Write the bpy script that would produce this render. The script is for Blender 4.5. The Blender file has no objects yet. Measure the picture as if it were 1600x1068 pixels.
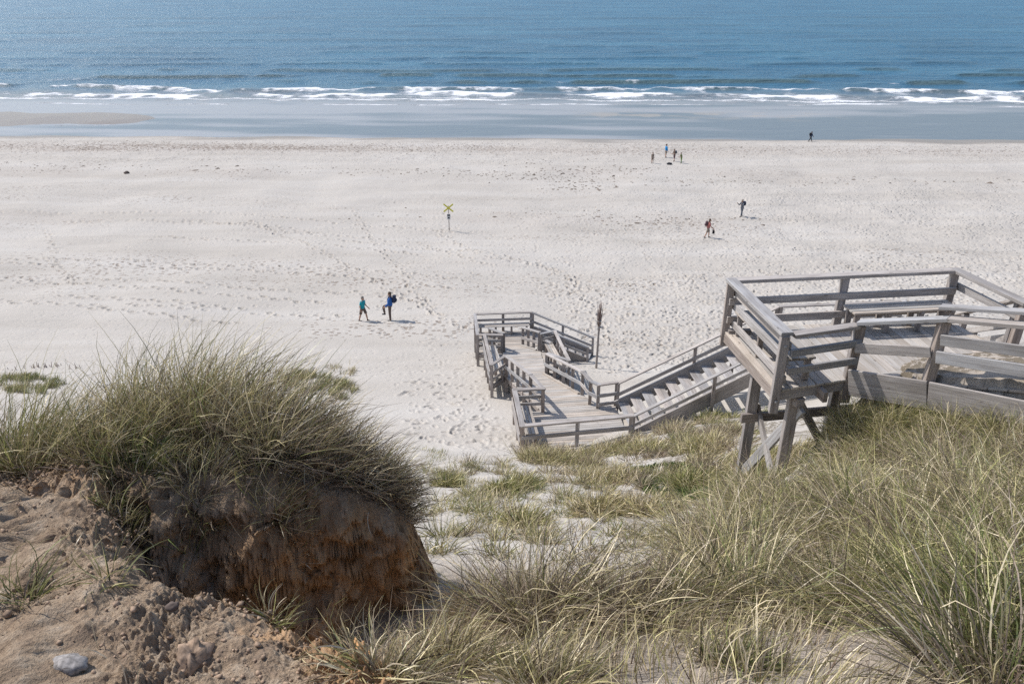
import bpy, math, random
import numpy as np
from mathutils import Vector

# ------------------------------------------------------------------ camera, world, sun
scene = bpy.context.scene
COL = scene.collection
PITCH = math.radians(26.0); FPX = 1200.0; CAM = np.array((0.0, 0.0, 22.0))
cam = bpy.data.objects.new('camera', bpy.data.cameras.new('camera'))
COL.objects.link(cam); scene.camera = cam
cam.location = CAM; cam.rotation_euler = (math.pi/2-PITCH, 0, 0)
cam.data.sensor_width = 36; cam.data.lens = 36*FPX/1600
cam.data.clip_start = 0.05; cam.data.clip_end = 30000
SUN_EL = math.radians(49); SUN_DIR = np.array((-0.90, 0.43))           # horizontal direction towards the sun
SUN_AZ = math.atan2(SUN_DIR[0], SUN_DIR[1])                            # clockwise from +Y
world = bpy.data.worlds.new('World'); scene.world = world; world.use_nodes = True
wn = world.node_tree.nodes; wl = world.node_tree.links
sky = wn.new('ShaderNodeTexSky'); sky.sky_type = 'NISHITA'; sky.sun_disc = False
sky.sun_elevation = SUN_EL; sky.sun_rotation = SUN_AZ
sky.air_density = 1.0; sky.dust_density = 1.2; sky.ozone_density = 1.4
wl.new(sky.outputs[0], wn['Background'].inputs[0]); wn['Background'].inputs[1].default_value = 0.148
sl = bpy.data.lights.new('sun', 'SUN'); sl.energy = 3.8; sl.angle = math.radians(0.53); sl.color = (1.0, 0.955, 0.90)
sun = bpy.data.objects.new('sun', sl); COL.objects.link(sun)
sd = Vector((SUN_DIR[0]/np.hypot(*SUN_DIR)*math.cos(SUN_EL), SUN_DIR[1]/np.hypot(*SUN_DIR)*math.cos(SUN_EL), math.sin(SUN_EL)))
sun.rotation_euler = sd.to_track_quat('Z', 'Y').to_euler()
scene.view_settings.view_transform = 'Standard'; scene.view_settings.look = 'None'
scene.view_settings.gamma = 1; scene.view_settings.exposure = 0.17
scene.cycles.use_denoising = False
scene.cycles.max_bounces = 6; scene.cycles.diffuse_bounces = 3; scene.cycles.glossy_bounces = 2
scene.cycles.transmission_bounces = 2; scene.cycles.transparent_max_bounces = 4

R = np.random.RandomState(7); random.seed(7)

# ------------------------------------------------------------------ pixel helpers (used only to place things at their real spot)
CP, SP = math.cos(PITCH), math.sin(PITCH)
def ray(px, py):
    u = (px-800)/FPX; v = (py-534)/FPX
    return np.array((u, CP-v*SP, -SP-v*CP))
def at(px, py, z):
    d = ray(px, py); t = (z-CAM[2])/d[2]
    return CAM+d*t
def atY(px, py, Y):
    d = ray(px, py); return CAM+d*(Y/d[1])
def proj(p):
    q = np.asarray(p)-CAM; dep = q[1]*CP-q[2]*SP; up = q[1]*SP+q[2]*CP
    return 800+FPX*q[0]/dep, 534-FPX*up/dep

# ------------------------------------------------------------------ noise
_perm = np.random.RandomState(3).permutation(4096).astype(np.int64)
_gr = np.random.RandomState(4).rand(4096)*2*np.pi
_gx, _gy = np.cos(_gr), np.sin(_gr)
def noise(x, y, seed=0):
    xi = np.floor(x).astype(np.int64); yi = np.floor(y).astype(np.int64)
    xf = x-xi; yf = y-yi
    u = xf*xf*xf*(xf*(xf*6-15)+10); v = yf*yf*yf*(yf*(yf*6-15)+10)
    def g(ix, iy, fx, fy):
        h = _perm[(_perm[(ix+seed*57) & 4095]+iy) & 4095]
        return _gx[h]*fx+_gy[h]*fy
    n00 = g(xi, yi, xf, yf); n10 = g(xi+1, yi, xf-1, yf); n01 = g(xi, yi+1, xf, yf-1); n11 = g(xi+1, yi+1, xf-1, yf-1)
    return ((n00*(1-u)+n10*u)*(1-v)+(n01*(1-u)+n11*u)*v)*1.5
def fbm(x, y, oct=4, seed=0, gain=0.5):
    s = 0; a = 1.0
    for i in range(oct):
        s = s+a*noise(x*2**i, y*2**i, seed+i*3); a *= gain
    return s
def sstep(a, b, x):
    t = np.clip((x-a)/(b-a), 0, 1); return t*t*(3-2*t)

# ------------------------------------------------------------------ ground height
_PY = [(-50,20.6),(-1,20.45),(0,20.35),(1.6,19.6),(2.6,19.0),(3.6,18.35),(5,17.4),(6.5,16.4),(8,15.4),(10,14.2),(12,13.0),(14,11.85),
       (16,10.7),(18,9.6),(20,8.45),(21,7.95),(23,7.35),(27,6.4),(31,5.45),(34,4.85),(37,4.3),(41,3.8),(62,2.0),(97,.7),(106,.32),(111.5,0),(118,-.3),
       (135,-.2),(150,-.8),(200,-3),(400,-9),(500,-9)]
_ty = np.arange(-50, 500, 0.05); _tz = np.interp(_ty, [a for a, b in _PY], [b for a, b in _PY])
_k = np.ones(17)/17; _tz = np.convolve(np.convolve(np.pad(_tz, 16, mode='edge'), _k, 'same'), _k, 'same')[16:-16]
def poly_sdf(P, X, Y):
    d = np.full(X.shape, 1e9); ins = np.zeros(X.shape, bool); n = len(P)
    for i in range(n):
        ax, ay = P[i]; bx, by = P[(i+1) % n]
        ex, ey = bx-ax, by-ay; wx, wy = X-ax, Y-ay
        t = np.clip((wx*ex+wy*ey)/(ex*ex+ey*ey), 0, 1)
        d = np.minimum(d, (wx-ex*t)**2+(wy-ey*t)**2)
        c = ((ay <= Y) & (by > Y)) | ((by <= Y) & (ay > Y))
        with np.errstate(divide='ignore', invalid='ignore'):
            xi = ax+(Y-ay)*ex/(ey if ey != 0 else 1e-9)
        ins ^= c & (X < xi)
    d = np.sqrt(d); return np.where(ins, d, -d)
_edge = [(0,765,18.8),(120,770,18.8),(250,815,18.75),(400,805,18.7),(480,790,18.7),(560,795,18.6),(610,835,18.45),(634,885,18.25)]
MOUND = [tuple(at(*e)[:2]) for e in _edge]
MOUND = [(-9.0, 4.4)]+MOUND+[(-0.74, 4.55), (-1.05, 4.95), (-2.0, 5.4), (-3.2, 5.2), (-9, 5.3)]
LEDGE = [(-2.75,4.3),(-2.3,3.5),(-2.0,3.13),(-1.49,2.85),(-1.04,2.57),(-.67,2.25),(-.45,1.3),(-.4,-3),(-9,-3),(-9,4.8)]
def ground(X, Y, fine=True):
    X = np.asarray(X, float); Y = np.asarray(Y, float)
    Ye = Y+0.0247*X*sstep(60, 100, Y)
    z = np.interp(Ye, _ty, _tz)
    z = z+np.clip(0.24*(np.maximum(X, 2.0)-2.0), 0, 2.3)*(1-sstep(23, 32, Y))*sstep(-2, 3, Y)
    z = z+0.16*fbm(X/3.1, Y/3.1, 3, 11)*sstep(5, 9, Y)*(1-sstep(19, 24, Y))
    z = z+0.35*fbm(X/9, Y/9, 2, 15)*sstep(30, 45, Y)*(1-sstep(85, 105, Y))*0.6
    z = z-0.35*np.exp(-((X-4.1)/1.6)**2-((Y-11.3)/1.1)**2)+0.05*fbm(X/13, Y/3.5, 3, 17)*sstep(98, 106, Y)
    z = z+0.62*np.exp(-((Y-127)/5.5)**2)*(1-sstep(-66, -52, X))
    z = z+0.12*np.exp(-((Y-131)/4.5)**2)*np.exp(-((X-31)/9)**2)
    m = (Y < 10) & (np.abs(X) < 12) & (Y > -6)
    soil = np.zeros_like(z)
    if m.any():
        x = X[m]; y = Y[m]; zz = z[m]
        zz = zz-0.42*np.exp(-(((x+1.35)/0.9)**2+((y-3.6)/0.6)**2))
        w1 = 0.15*fbm(x*1.9, y*1.9, 3, 21)+0.03*fbm(x*8, y*5, 3, 22)
        dm = poly_sdf(MOUND, x, y)+w1
        mm = np.where((y < 4.8) | (x > -1.3), sstep(-0.46+0.24*sstep(-1.25, -0.9, x), 0.16, dm), sstep(-0.24-0.8*sstep(-1.3, -2.2, x)*sstep(4.8, 5.3, y), 0.16, dm))
        zm = 18.98-0.16*np.maximum(y-4.9, 0)**1.5-0.22*sstep(-2.7, -3.6, x)*sstep(4.0, 4.6, y)-0.55*sstep(-1.7, -0.5, x)-0.05*(y < 0)+0.06*fbm(x*1.3, y*1.3, 3, 23)
        dl = poly_sdf(LEDGE, x, y)+0.10*fbm(x*2.1, y*2.1, 3, 24)+0.03*fbm(x*9, y*9, 2, 25)
        ll = sstep(-0.42, 0.14, dl)
        zl = 19.28+0.22*sstep(3.2, 1.2, y)+0.85*sstep(1.4, -0.2, y)-0.25*sstep(3.0, 4.3, y)+0.10*fbm(x*1.7, y*1.7, 3, 26)+0.05*np.abs(noise(x*3.9+2, y*3.9, 27))-0.02
        up = np.maximum(mm*(zm-zz), ll*(zl-zz)); up = np.maximum(up, 0)
        zz2 = zz+up
        face = np.maximum(4*mm*(1-mm), 4*ll*(1-ll))
        led = np.maximum(ll, 0.4*mm)
        if fine:
            clod = np.abs(noise(x*9, y*9, 31))*0.05+np.abs(noise(x*21, y*21, 32))*0.045+np.abs(noise(x*45, y*45, 33))*0.030
            zz2 = zz2+(clod-0.04)*led*(0.35+0.9*sstep(-0.2, 0.5, noise(x*2.3, y*2.3, 34)))
            zz2 = zz2+face*(0.11*fbm(x*4.2+0.5*y, y*3.2, 4, 35)+0.10*np.abs(noise(x*11, y*8, 36))+0.035*noise(x*29, y*17, 37)+0.018*noise(x*63, y*40, 39))
            zz2 = zz2+0.02*fbm(x*4, y*4, 3, 38)
        z[m] = zz2
        soil[m] = np.clip(np.maximum(mm*1.0, ll)+0.9*np.exp(-(((x+1.3)/1.0)**2+((y-3.5)/0.9)**2)), 0, 1)
        face_a = np.zeros_like(z); face_a[m] = face
    else:
        face_a = np.zeros_like(z)
    # the sand drift lying on the ramp, and the ground kept below platform and ramp boards
    pr = (X > 4.0) & (X < 13) & (Y > 5.5) & (Y < 13.4)
    if pr.any():
        x = X[pr]; y = Y[pr]; t = (x-5.33)*0.695-(y-10.72)*0.719; o = (x-5.33)*0.719+(y-10.72)*0.695      # along and across the ramp
        dz = 16.15+0.30*np.clip(t, 0, None)
        z[pr] = np.where((t > -0.2) & (o > -0.25), np.minimum(z[pr], dz-0.35), np.minimum(z[pr], np.where(t < 0.3, 15.75, 99)))
        lowz = (dz-0.55-z[pr]).clip(0)*sstep(-1.5, -0.1, o)*sstep(-0.5, 0.3, t)*(o < 0.02); z[pr] += lowz
        drift = (dz+0.075+0.035*fbm(x*1.7, y*1.7, 3, 91)+0.05*(1-sstep(0, 0.9, o))+0.02*noise(x*7, y*7, 92))
        w = sstep(0.65, 0.75, t+0.35*fbm(x*1.1, y*1.1, 2, 93))*sstep(0.02, 0.06, o)*(1-sstep(1.0, 1.06, o+0.3*fbm(x*1.3, y*1.3, 2, 94)-0.12*t))
        z[pr] = z[pr]*(1-w)+drift*w; soil[pr] = np.maximum(soil[pr], 0.40*w)
    return z, soil, face_a
def gz(x, y):
    z, _, _ = ground(np.array([x], float), np.array([y], float), False); return float(z[0])

# ------------------------------------------------------------------ material helpers
def mat(name):
    m = bpy.data.materials.new(name); m.use_nodes = True
    return m, m.node_tree.nodes, m.node_tree.links, m.node_tree.nodes['Principled BSDF']
def N(nodes, typ, **kw):
    n = nodes.new(typ)
    for k, v in kw.items():
        if k in n.inputs: n.inputs[k].default_value = v
        else: setattr(n, k, v)
    return n
def ramp(nodes, stops):
    r = nodes.new('ShaderNodeValToRGB'); e = r.color_ramp.elements
    while len(e) < len(stops): e.new(0.5)
    for i, (p, c) in enumerate(stops):
        e[i].position = p; e[i].color = (*c, 1) if len(c) == 3 else c
    return r
def mixc(nodes, links, fac, a, b, blend='MIX'):
    m = nodes.new('ShaderNodeMix'); m.data_type = 'RGBA'; m.blend_type = blend
    for i, v in ((0, fac), (6, a), (7, b)):
        if isinstance(v, (int, float)): m.inputs[i].default_value = v
        elif isinstance(v, tuple): m.inputs[i].default_value = (*v, 1) if len(v) == 3 else v
        else: links.new(v, m.inputs[i])
    return m.outputs[2]
def math_(nodes, links, op, a, b=None, clamp=False):
    m = nodes.new('ShaderNodeMath'); m.operation = op; m.use_clamp = clamp
    for i, v in ((0, a), (1, b)):
        if v is None: continue
        if isinstance(v, (int, float)): m.inputs[i].default_value = v
        else: links.new(v, m.inputs[i])
    return m.outputs[0]
def plain(name, c, rough=0.8, var=0.12, scale=30):
    m, n, l, b = mat(name); b.inputs['Roughness'].default_value = rough
    b.inputs['Specular IOR Level'].default_value = 0.25
    tc = n.new('ShaderNodeTexCoord'); t = N(n, 'ShaderNodeTexNoise', Scale=scale, Detail=4.0); l.new(tc.outputs['Object'], t.inputs[0])
    lo = tuple(x*(1-var*1.6) for x in c); hi = tuple(min(1, x*(1+var*1.6)) for x in c)
    r = ramp(n, [(0.3, lo), (0.7, hi)]); l.new(t.outputs[0], r.inputs[0]); l.new(r.outputs[0], b.inputs['Base Color'])
    return m

# --- sand and soil
def make_ground_mat():
    m, n, l, b = mat('sand'); b.inputs['Specular IOR Level'].default_value = 0.15
    geo = n.new('ShaderNodeNewGeometry'); pos = geo.outputs['Position']
    at_ = N(n, 'ShaderNodeAttribute', attribute_name='zone'); sep = n.new('ShaderNodeSeparateColor'); l.new(at_.outputs['Color'], sep.inputs[0])
    soil, wet, litter = sep.outputs
    n1 = N(n, 'ShaderNodeTexNoise', Scale=0.35, Detail=6.0); l.new(pos, n1.inputs['Vector'])
    mp = N(n, 'ShaderNodeMapping'); mp.inputs['Scale'].default_value = (0.05, 0.3, 0.3); l.new(pos, mp.inputs[0])
    n1b = N(n, 'ShaderNodeTexNoise', Scale=1.0, Detail=7.0, Roughness=0.62); l.new(mp.outputs[0], n1b.inputs['Vector'])
    n2 = N(n, 'ShaderNodeTexNoise', Scale=9.0, Detail=6.0, Roughness=0.65); l.new(pos, n2.inputs['Vector'])
    n3 = N(n, 'ShaderNodeTexNoise', Scale=70.0, Detail=4.0, Roughness=0.7); l.new(pos, n3.inputs['Vector'])
    c1 = ramp(n, [(0.30, (0.435, 0.40, 0.355)), (0.52, (0.49, 0.455, 0.41)), (0.72, (0.53, 0.50, 0.46))]); l.new(n1b.outputs[0], c1.inputs[0])
    c2 = ramp(n, [(0.3, (0.84, 0.83, 0.81)), (0.62, (1, 1, 1))]); l.new(n2.outputs[0], c2.inputs[0])
    sandc = mixc(n, l, 0.55, c1.outputs[0], c2.outputs[0], 'MULTIPLY')
    # shell grit and dry bits in loose bands, plus footprint shade painted as specks
    a2 = N(n, 'ShaderNodeAttribute', attribute_name='rust'); rs = n.new('ShaderNodeSeparateColor'); l.new(a2.outputs['Color'], rs.inputs[0]); bandv = rs.outputs[2]
    vg = N(n, 'ShaderNodeTexVoronoi', Scale=2.6); l.new(pos, vg.inputs['Vector'])
    mg = N(n, 'ShaderNodeMapping'); mg.inputs['Scale'].default_value = (0.03, 0.13, 0.1); l.new(pos, mg.inputs[0])
    ng = N(n, 'ShaderNodeTexNoise', Scale=1.0, Detail=5.0, Roughness=0.6); l.new(mg.outputs[0], ng.inputs['Vector'])
    thr = ramp(n, [(0.46, (0, 0, 0)), (0.66, (1, 1, 1))]); l.new(ng.outputs[0], thr.inputs[0])
    grit_shade = math_(n, l, 'LESS_THAN', vg.outputs['Distance'], math_(n, l, 'MULTIPLY', math_(n, l, 'ADD', thr.outputs[0], math_(n, l, 'MULTIPLY', bandv, 1.1)), 0.32))
    sandc = mixc(n, l, math_(n, l, 'MULTIPLY', grit_shade, 0.72), sandc, (0.20, 0.16, 0.13))
    sandc = mixc(n, l, math_(n, l, 'MULTIPLY', bandv, 0.15), sandc, (0.36, 0.28, 0.23))
    # soil
    cs = ramp(n, [(0.28, (0.22, 0.155, 0.11)), (0.45, (0.33, 0.245, 0.17)), (0.60, (0.44, 0.35, 0.26)), (0.8, (0.53, 0.455, 0.365))])
    l.new(n2.outputs[0], cs.inputs[0])
    cs2 = ramp(n, [(0.3, (0.62, 0.60, 0.58)), (0.65, (1.1, 1.08, 1.05))]); l.new(n3.outputs[0], cs2.inputs[0])
    soilc = mixc(n, l, 0.75, cs.outputs[0], cs2.outputs[0], 'MULTIPLY')
    nr = N(n, 'ShaderNodeTexNoise', Scale=2.4, Detail=5.0); l.new(pos, nr.inputs['Vector'])
    rr = ramp(n, [(0.38, (0, 0, 0)), (0.62, (1, 1, 1))]); l.new(nr.outputs[0], rr.inputs[0])
    soilc = mixc(n, l, math_(n, l, 'MULTIPLY', rs.outputs[0], math_(n, l, 'ADD', math_(n, l, 'MULTIPLY', rr.outputs[0], 0.55), 0.30)), soilc, (0.68, 0.39, 0.18), 'MIX')
    sn = math_(n, l, 'ADD', soil, math_(n, l, 'MULTIPLY', math_(n, l, 'SUBTRACT', n2.outputs[0], 0.5), 0.5), True)
    base = mixc(n, l, sn, sandc, soilc)
    mz = N(n, 'ShaderNodeMapping'); mz.inputs['Scale'].default_value = (0.5, 0.5, 5.5); l.new(pos, mz.inputs[0])
    nz_ = N(n, 'ShaderNodeTexNoise', Scale=1.0, Detail=7.0, Roughness=0.7, Distortion=0.6); l.new(mz.outputs[0], nz_.inputs['Vector'])
    lz = ramp(n, [(0.36, (0.62, 0.56, 0.51)), (0.5, (0.85, 0.82, 0.8)), (0.62, (1.15, 1.1, 1.02))]); l.new(nz_.outputs[0], lz.inputs[0])
    base = mixc(n, l, math_(n, l, 'MULTIPLY', rs.outputs[0], 0.85, True), base, mixc(n, l, 1.0, base, lz.outputs[0], 'MULTIPLY'))
    ln_ = math_(n, l, 'MULTIPLY', litter, math_(n, l, 'GREATER_THAN', n2.outputs[0], 0.46))
    base = mixc(n, l, math_(n, l, 'MULTIPLY', ln_, 0.8), base, (0.13, 0.105, 0.07))
    base = mixc(n, l, wet, base, (0.235, 0.20, 0.165))
    l.new(base, b.inputs['Base Color'])
    rg = mixc(n, l, wet, (0.9, 0.9, 0.9), (0.24, 0.24, 0.24)); l.new(rg, b.inputs['Roughness'])
    # bump: footprints' scuffle, ripples and grain
    vb = N(n, 'ShaderNodeTexVoronoi', Scale=2.6, feature='SMOOTH_F1'); vb.inputs['Smoothness'].default_value = 0.35
    nw = N(n, 'ShaderNodeTexNoise', Scale=3.0, Detail=2.0); l.new(pos, nw.inputs['Vector'])
    pw = mixc(n, l, 0.12, pos, nw.outputs['Color'], 'ADD'); l.new(pw, vb.inputs['Vector'])
    pit = ramp(n, [(0.0, (0, 0, 0)), (0.34, (1, 1, 1))]); l.new(vb.outputs['Distance'], pit.inputs[0])
    tramp = ramp(n, [(0.36, (0.22, 0.22, 0.22)), (0.62, (1, 1, 1))]); l.new(n1.outputs[0], tramp.inputs[0])
    dry = math_(n, l, 'SUBTRACT', 1.0, math_(n, l, 'MAXIMUM', wet, soil), True)
    a3 = math_(n, l, 'MULTIPLY', rs.outputs[1], dry)
    hb = math_(n, l, 'MULTIPLY', math_(n, l, 'MULTIPLY', pit.outputs[0], tramp.outputs[0]), math_(n, l, 'MULTIPLY', a3, 0.17))
    h2 = math_(n, l, 'ADD', hb, math_(n, l, 'MULTIPLY', n2.outputs[0], 0.030))
    h3 = math_(n, l, 'ADD', h2, math_(n, l, 'MULTIPLY', n3.outputs[0], math_(n, l, 'ADD', math_(n, l, 'MULTIPLY', soil, 0.014), 0.0065)))
    bp = N(n, 'ShaderNodeBump', Strength=0.9, Distance=1.0); l.new(h3, bp.inputs['Height']); l.new(bp.outputs[0], b.inputs['Normal'])
    return m
M_GROUND = make_ground_mat()

def make_wood(name, stops, rough=0.75):
    m, n, l, b = mat(name); b.inputs['Roughness'].default_value = rough; b.inputs['Specular IOR Level'].default_value = 0.3
    uv = n.new('ShaderNodeUVMap'); uv.uv_map = 'uv'
    mp = N(n, 'ShaderNodeMapping'); mp.inputs['Scale'].default_value = (1.6, 26, 1); l.new(uv.outputs[0], mp.inputs[0])
    g = N(n, 'ShaderNodeTexNoise', Scale=1.0, Detail=8.0, Roughness=0.68, Distortion=0.5); l.new(mp.outputs[0], g.inputs['Vector'])
    mp2 = N(n, 'ShaderNodeMapping'); mp2.inputs['Scale'].default_value = (1.1, 4, 1); l.new(uv.outputs[0], mp2.inputs[0])
    g2 = N(n, 'ShaderNodeTexNoise', Scale=1.0, Detail=5.0); l.new(mp2.outputs[0], g2.inputs['Vector'])
    r = ramp(n, stops); l.new(g.outputs[0], r.inputs[0])
    bl = ramp(n, [(0.3, (0.66, 0.64, 0.61)), (0.55, (1, 1, 1)), (0.75, (1.12, 1.10, 1.06))]); l.new(g2.outputs[0], bl.inputs[0])
    c = mixc(n, l, 0.8, r.outputs[0], bl.outputs[0], 'MULTIPLY')
    at_ = N(n, 'ShaderNodeAttribute', attribute_name='tint'); c = mixc(n, l, 0.9, c, at_.outputs['Color'], 'MULTIPLY')
    # knots
    mk = N(n, 'ShaderNodeMapping'); mk.inputs['Scale'].default_value = (2.2, 7, 1); l.new(uv.outputs[0], mk.inputs[0])
    vk = N(n, 'ShaderNodeTexVoronoi', Scale=1.0); l.new(mk.outputs[0], vk.inputs['Vector'])
    k = math_(n, l, 'LESS_THAN', vk.outputs['Distance'], 0.09); c = mixc(n, l, math_(n, l, 'MULTIPLY', k, 0.6), c, (0.07, 0.055, 0.045))
    l.new(c, b.inputs['Base Color'])
    bp = N(n, 'ShaderNodeBump', Strength=0.6, Distance=0.006); l.new(g.outputs[0], bp.inputs['Height']); l.new(bp.outputs[0], b.inputs['Normal'])
    return m
M_RAIL = make_wood('weathered_wood', [(0.25, (0.20, 0.178, 0.165)), (0.45, (0.37, 0.345, 0.33)), (0.6, (0.47, 0.45, 0.435)), (0.8, (0.58, 0.565, 0.55))])
M_POST = make_wood('post_wood', [(0.25, (0.16, 0.133, 0.118)), (0.45, (0.30, 0.262, 0.24)), (0.6, (0.40, 0.362, 0.34)), (0.8, (0.50, 0.47, 0.44))])
M_DECK = make_wood('deck_wood', [(0.2, (0.33, 0.29, 0.25)), (0.45, (0.46, 0.42, 0.375)), (0.65, (0.53, 0.49, 0.45)), (0.85, (0.60, 0.57, 0.53))])
M_METAL = plain('bolt_steel', (0.35, 0.34, 0.33), 0.45)
M_YELLOW = plain('yellow_paint', (0.60, 0.55, 0.06), 0.5)
M_WHITE = plain('white_plate', (0.7, 0.7, 0.68), 0.5)
M_DARK = plain('dark_print', (0.06, 0.06, 0.065), 0.6)
M_TWIG = plain('twig_bark', (0.24, 0.18, 0.155), 0.85, 0.3)
M_STONE = plain('stone', (0.27, 0.25, 0.235), 0.85, 0.35, 45)
M_CLOD = plain('clod', (0.33, 0.235, 0.165), 0.95, 0.3, 40)

def make_grass(name, stops):
    m, n, l, b = mat(name)
    a = N(n, 'ShaderNodeAttribute', attribute_name='blade'); s = n.new('ShaderNodeSeparateColor'); l.new(a.outputs['Color'], s.inputs[0])
    r = ramp(n, stops); l.new(s.outputs[0], r.inputs[0])
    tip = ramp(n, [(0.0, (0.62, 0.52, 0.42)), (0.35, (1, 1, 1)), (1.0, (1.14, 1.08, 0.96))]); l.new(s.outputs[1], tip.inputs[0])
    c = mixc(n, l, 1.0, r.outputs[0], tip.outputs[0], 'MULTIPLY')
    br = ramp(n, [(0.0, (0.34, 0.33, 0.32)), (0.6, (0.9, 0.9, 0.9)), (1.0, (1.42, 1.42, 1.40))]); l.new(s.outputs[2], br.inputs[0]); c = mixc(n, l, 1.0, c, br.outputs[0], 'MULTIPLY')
    l.new(c, b.inputs['Base Color']); b.inputs['Roughness'].default_value = 0.38; b.inputs['Specular IOR Level'].default_value = 0.5
    tr = n.new('ShaderNodeBsdfTranslucent'); l.new(c, tr.inputs['Color'])
    mx = n.new('ShaderNodeMixShader'); mx.inputs[0].default_value = 0.17
    l.new(b.outputs[0], mx.inputs[1]); l.new(tr.outputs[0], mx.inputs[2]); l.new(mx.outputs[0], n['Material Output'].inputs[0])
    return m
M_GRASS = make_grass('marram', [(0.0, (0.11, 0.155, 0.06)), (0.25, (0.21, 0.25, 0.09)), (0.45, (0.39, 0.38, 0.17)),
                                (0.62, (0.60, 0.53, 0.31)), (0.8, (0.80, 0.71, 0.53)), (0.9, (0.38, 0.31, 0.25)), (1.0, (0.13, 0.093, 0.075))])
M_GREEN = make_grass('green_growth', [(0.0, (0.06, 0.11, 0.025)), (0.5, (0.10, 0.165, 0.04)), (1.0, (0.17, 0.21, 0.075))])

# ------------------------------------------------------------------ mesh helpers
def mesh_obj(name, V, F, m, parent=None, smooth=False):
    me = bpy.data.meshes.new(name)
    V = np.asarray(V, np.float32); F = np.asarray(F, np.int32); k = F.shape[1]
    me.vertices.add(len(V)); me.vertices.foreach_set('co', V.ravel())
    me.loops.add(F.size); me.loops.foreach_set('vertex_index', F.ravel())
    me.polygons.add(len(F)); me.polygons.foreach_set('loop_start', np.arange(0, F.size, k, dtype=np.int32))
    me.polygons.foreach_set('loop_total', np.full(len(F), k, np.int32))
    if smooth: me.polygons.foreach_set('use_smooth', np.ones(len(F), bool))
    me.update(calc_edges=True); me.materials.append(m)
    o = bpy.data.objects.new(name, me); COL.objects.link(o)
    if parent is not None: o.parent = parent
    return o
def tag(o, label=None, cat=None, group=None, kind=None):
    for k, v in (('label', label), ('category', cat), ('group', group), ('kind', kind)):
        if v: o[k] = v
    return o
def thing(name, loc, label, cat, group=None):
    o = bpy.data.objects.new(name, None); COL.objects.link(o); o.location = loc; o.empty_display_size = 0.3
    return tag(o, label, cat, group)
def norm(v): v = np.asarray(v, float); return v/max(1e-9, np.linalg.norm(v))

class MB:
    """collects beams; build() links them as one mesh object"""
    def __init__(s): s.V = []; s.F = []; s.UV = []; s.T = []
    def beam(s, p0, p1, w, h, up=(0, 0, 1), jit=0.002):
        p0 = np.array(p0, float); p1 = np.array(p1, float); d = p1-p0; L = np.linalg.norm(d); d = d/L
        up = np.array(up, float)
        if abs(d@up) > 0.98: up = np.array((0.12, 1.0, 0.0))
        sx = norm(np.cross(d, up)); uz = np.cross(sx, d)
        b = len(s.V)
        for e in (p0, p1):
            for a, c in ((-1, -1), (1, -1), (1, 1), (-1, 1)):
                s.V.append(e+sx*a*w/2+uz*c*h/2+R.uniform(-jit, jit, 3))
        ou, ov = R.rand(2)*40; t = R.uniform(0.72, 1.14); wm = R.uniform(-0.05, 0.06); tint = (t*(1+wm), t, t*(1-wm), 1)
        for i in range(4):
            j = (i+1) % 4; s.F.append((b+i, b+j, b+4+j, b+4+i)); ww = w if i % 2 == 0 else h; v0 = ov+i*0.31
            s.UV += [(ou, v0), (ou, v0+ww), (ou+L, v0+ww), (ou+L, v0)]; s.T += [tint]*4
        for q in ((b+3, b+2, b+1, b), (b+4, b+5, b+6, b+7)):
            s.F.append(q); s.UV += [(ou, ov), (ou+.02, ov), (ou+.02, ov+h), (ou, ov+h)]; s.T += [tuple(x*0.85 for x in tint[:3])+(1,)]*4
    def prism(s, poly, z0, z1, d):
        """plank cut from a convex outline; poly (n,2), z at top function"""
        n = len(poly); b = len(s.V); ou, ov = R.rand(2)*40; t = R.uniform(0.76, 1.10); wm = R.uniform(-0.04, 0.06); tint = (t*(1+wm), t, t*(1-wm), 1)
        for q in poly: s.V.append(np.array((q[0], q[1], z1(q) if callable(z1) else z1)))
        for q in poly: s.V.append(np.array((q[0], q[1], (z1(q) if callable(z1) else z1)-z0)))
        e = np.array((-d[1], d[0]))
        def uvp(q): return (ou+q[0]*d[0]+q[1]*d[1], ov+q[0]*e[0]+q[1]*e[1])
        s.NG = getattr(s, 'NG', []); s.NG.append((list(range(b, b+n)), [uvp(q) for q in poly], tint))
        s.NG.append((list(range(b+2*n-1, b+n-1, -1)), [uvp(q) for q in reversed(poly)], tint))
        for i in range(n):
            j = (i+1) % n; s.NG.append(([b+i, b+n+i, b+n+j, b+j], [uvp(poly[i]), (uvp(poly[i])[0], uvp(poly[i])[1]+z0), (uvp(poly[j])[0], uvp(poly[j])[1]+z0), uvp(poly[j])], tint))
    def build(s, name, m, parent=None, bevel=0.005):
        faces = [list(f) for f in s.F]; uvs = list(s.UV); tt = list(s.T)
        for f, u, t in getattr(s, 'NG', []):
            faces.append(f); uvs += u; tt += [t]*len(f)
        off = np.array(parent.location) if parent is not None and parent.type == 'EMPTY' and parent.parent is None else np.zeros(3)
        if parent is not None and parent.type == 'MESH':
            p = parent
            while p.parent: p = p.parent
            off = np.array(p.location)
        me = bpy.data.meshes.new(name); me.from_pydata([tuple(v-off) for v in s.V], [], faces)
        ul = me.uv_layers.new(name='uv'); ul.data.foreach_set('uv', np.array(uvs, np.float32).ravel())
        ca = me.color_attributes.new('tint', 'FLOAT_COLOR', 'CORNER'); ca.data.foreach_set('color', np.array(tt, np.float32).ravel())
        me.materials.append(m); me.update()
        o = bpy.data.objects.new(name, me); COL.objects.link(o)
        if parent is not None: o.parent = parent
        if bevel:
            bv = o.modifiers.new('edge', 'BEVEL'); bv.width = bevel; bv.segments = 1; bv.limit_method = 'ANGLE'; bv.harden_normals = False
        return o
def one(name, m, parent, *args, **kw):
    b = MB(); b.beam(*args, **kw); return b.build(name, m, parent)

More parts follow.
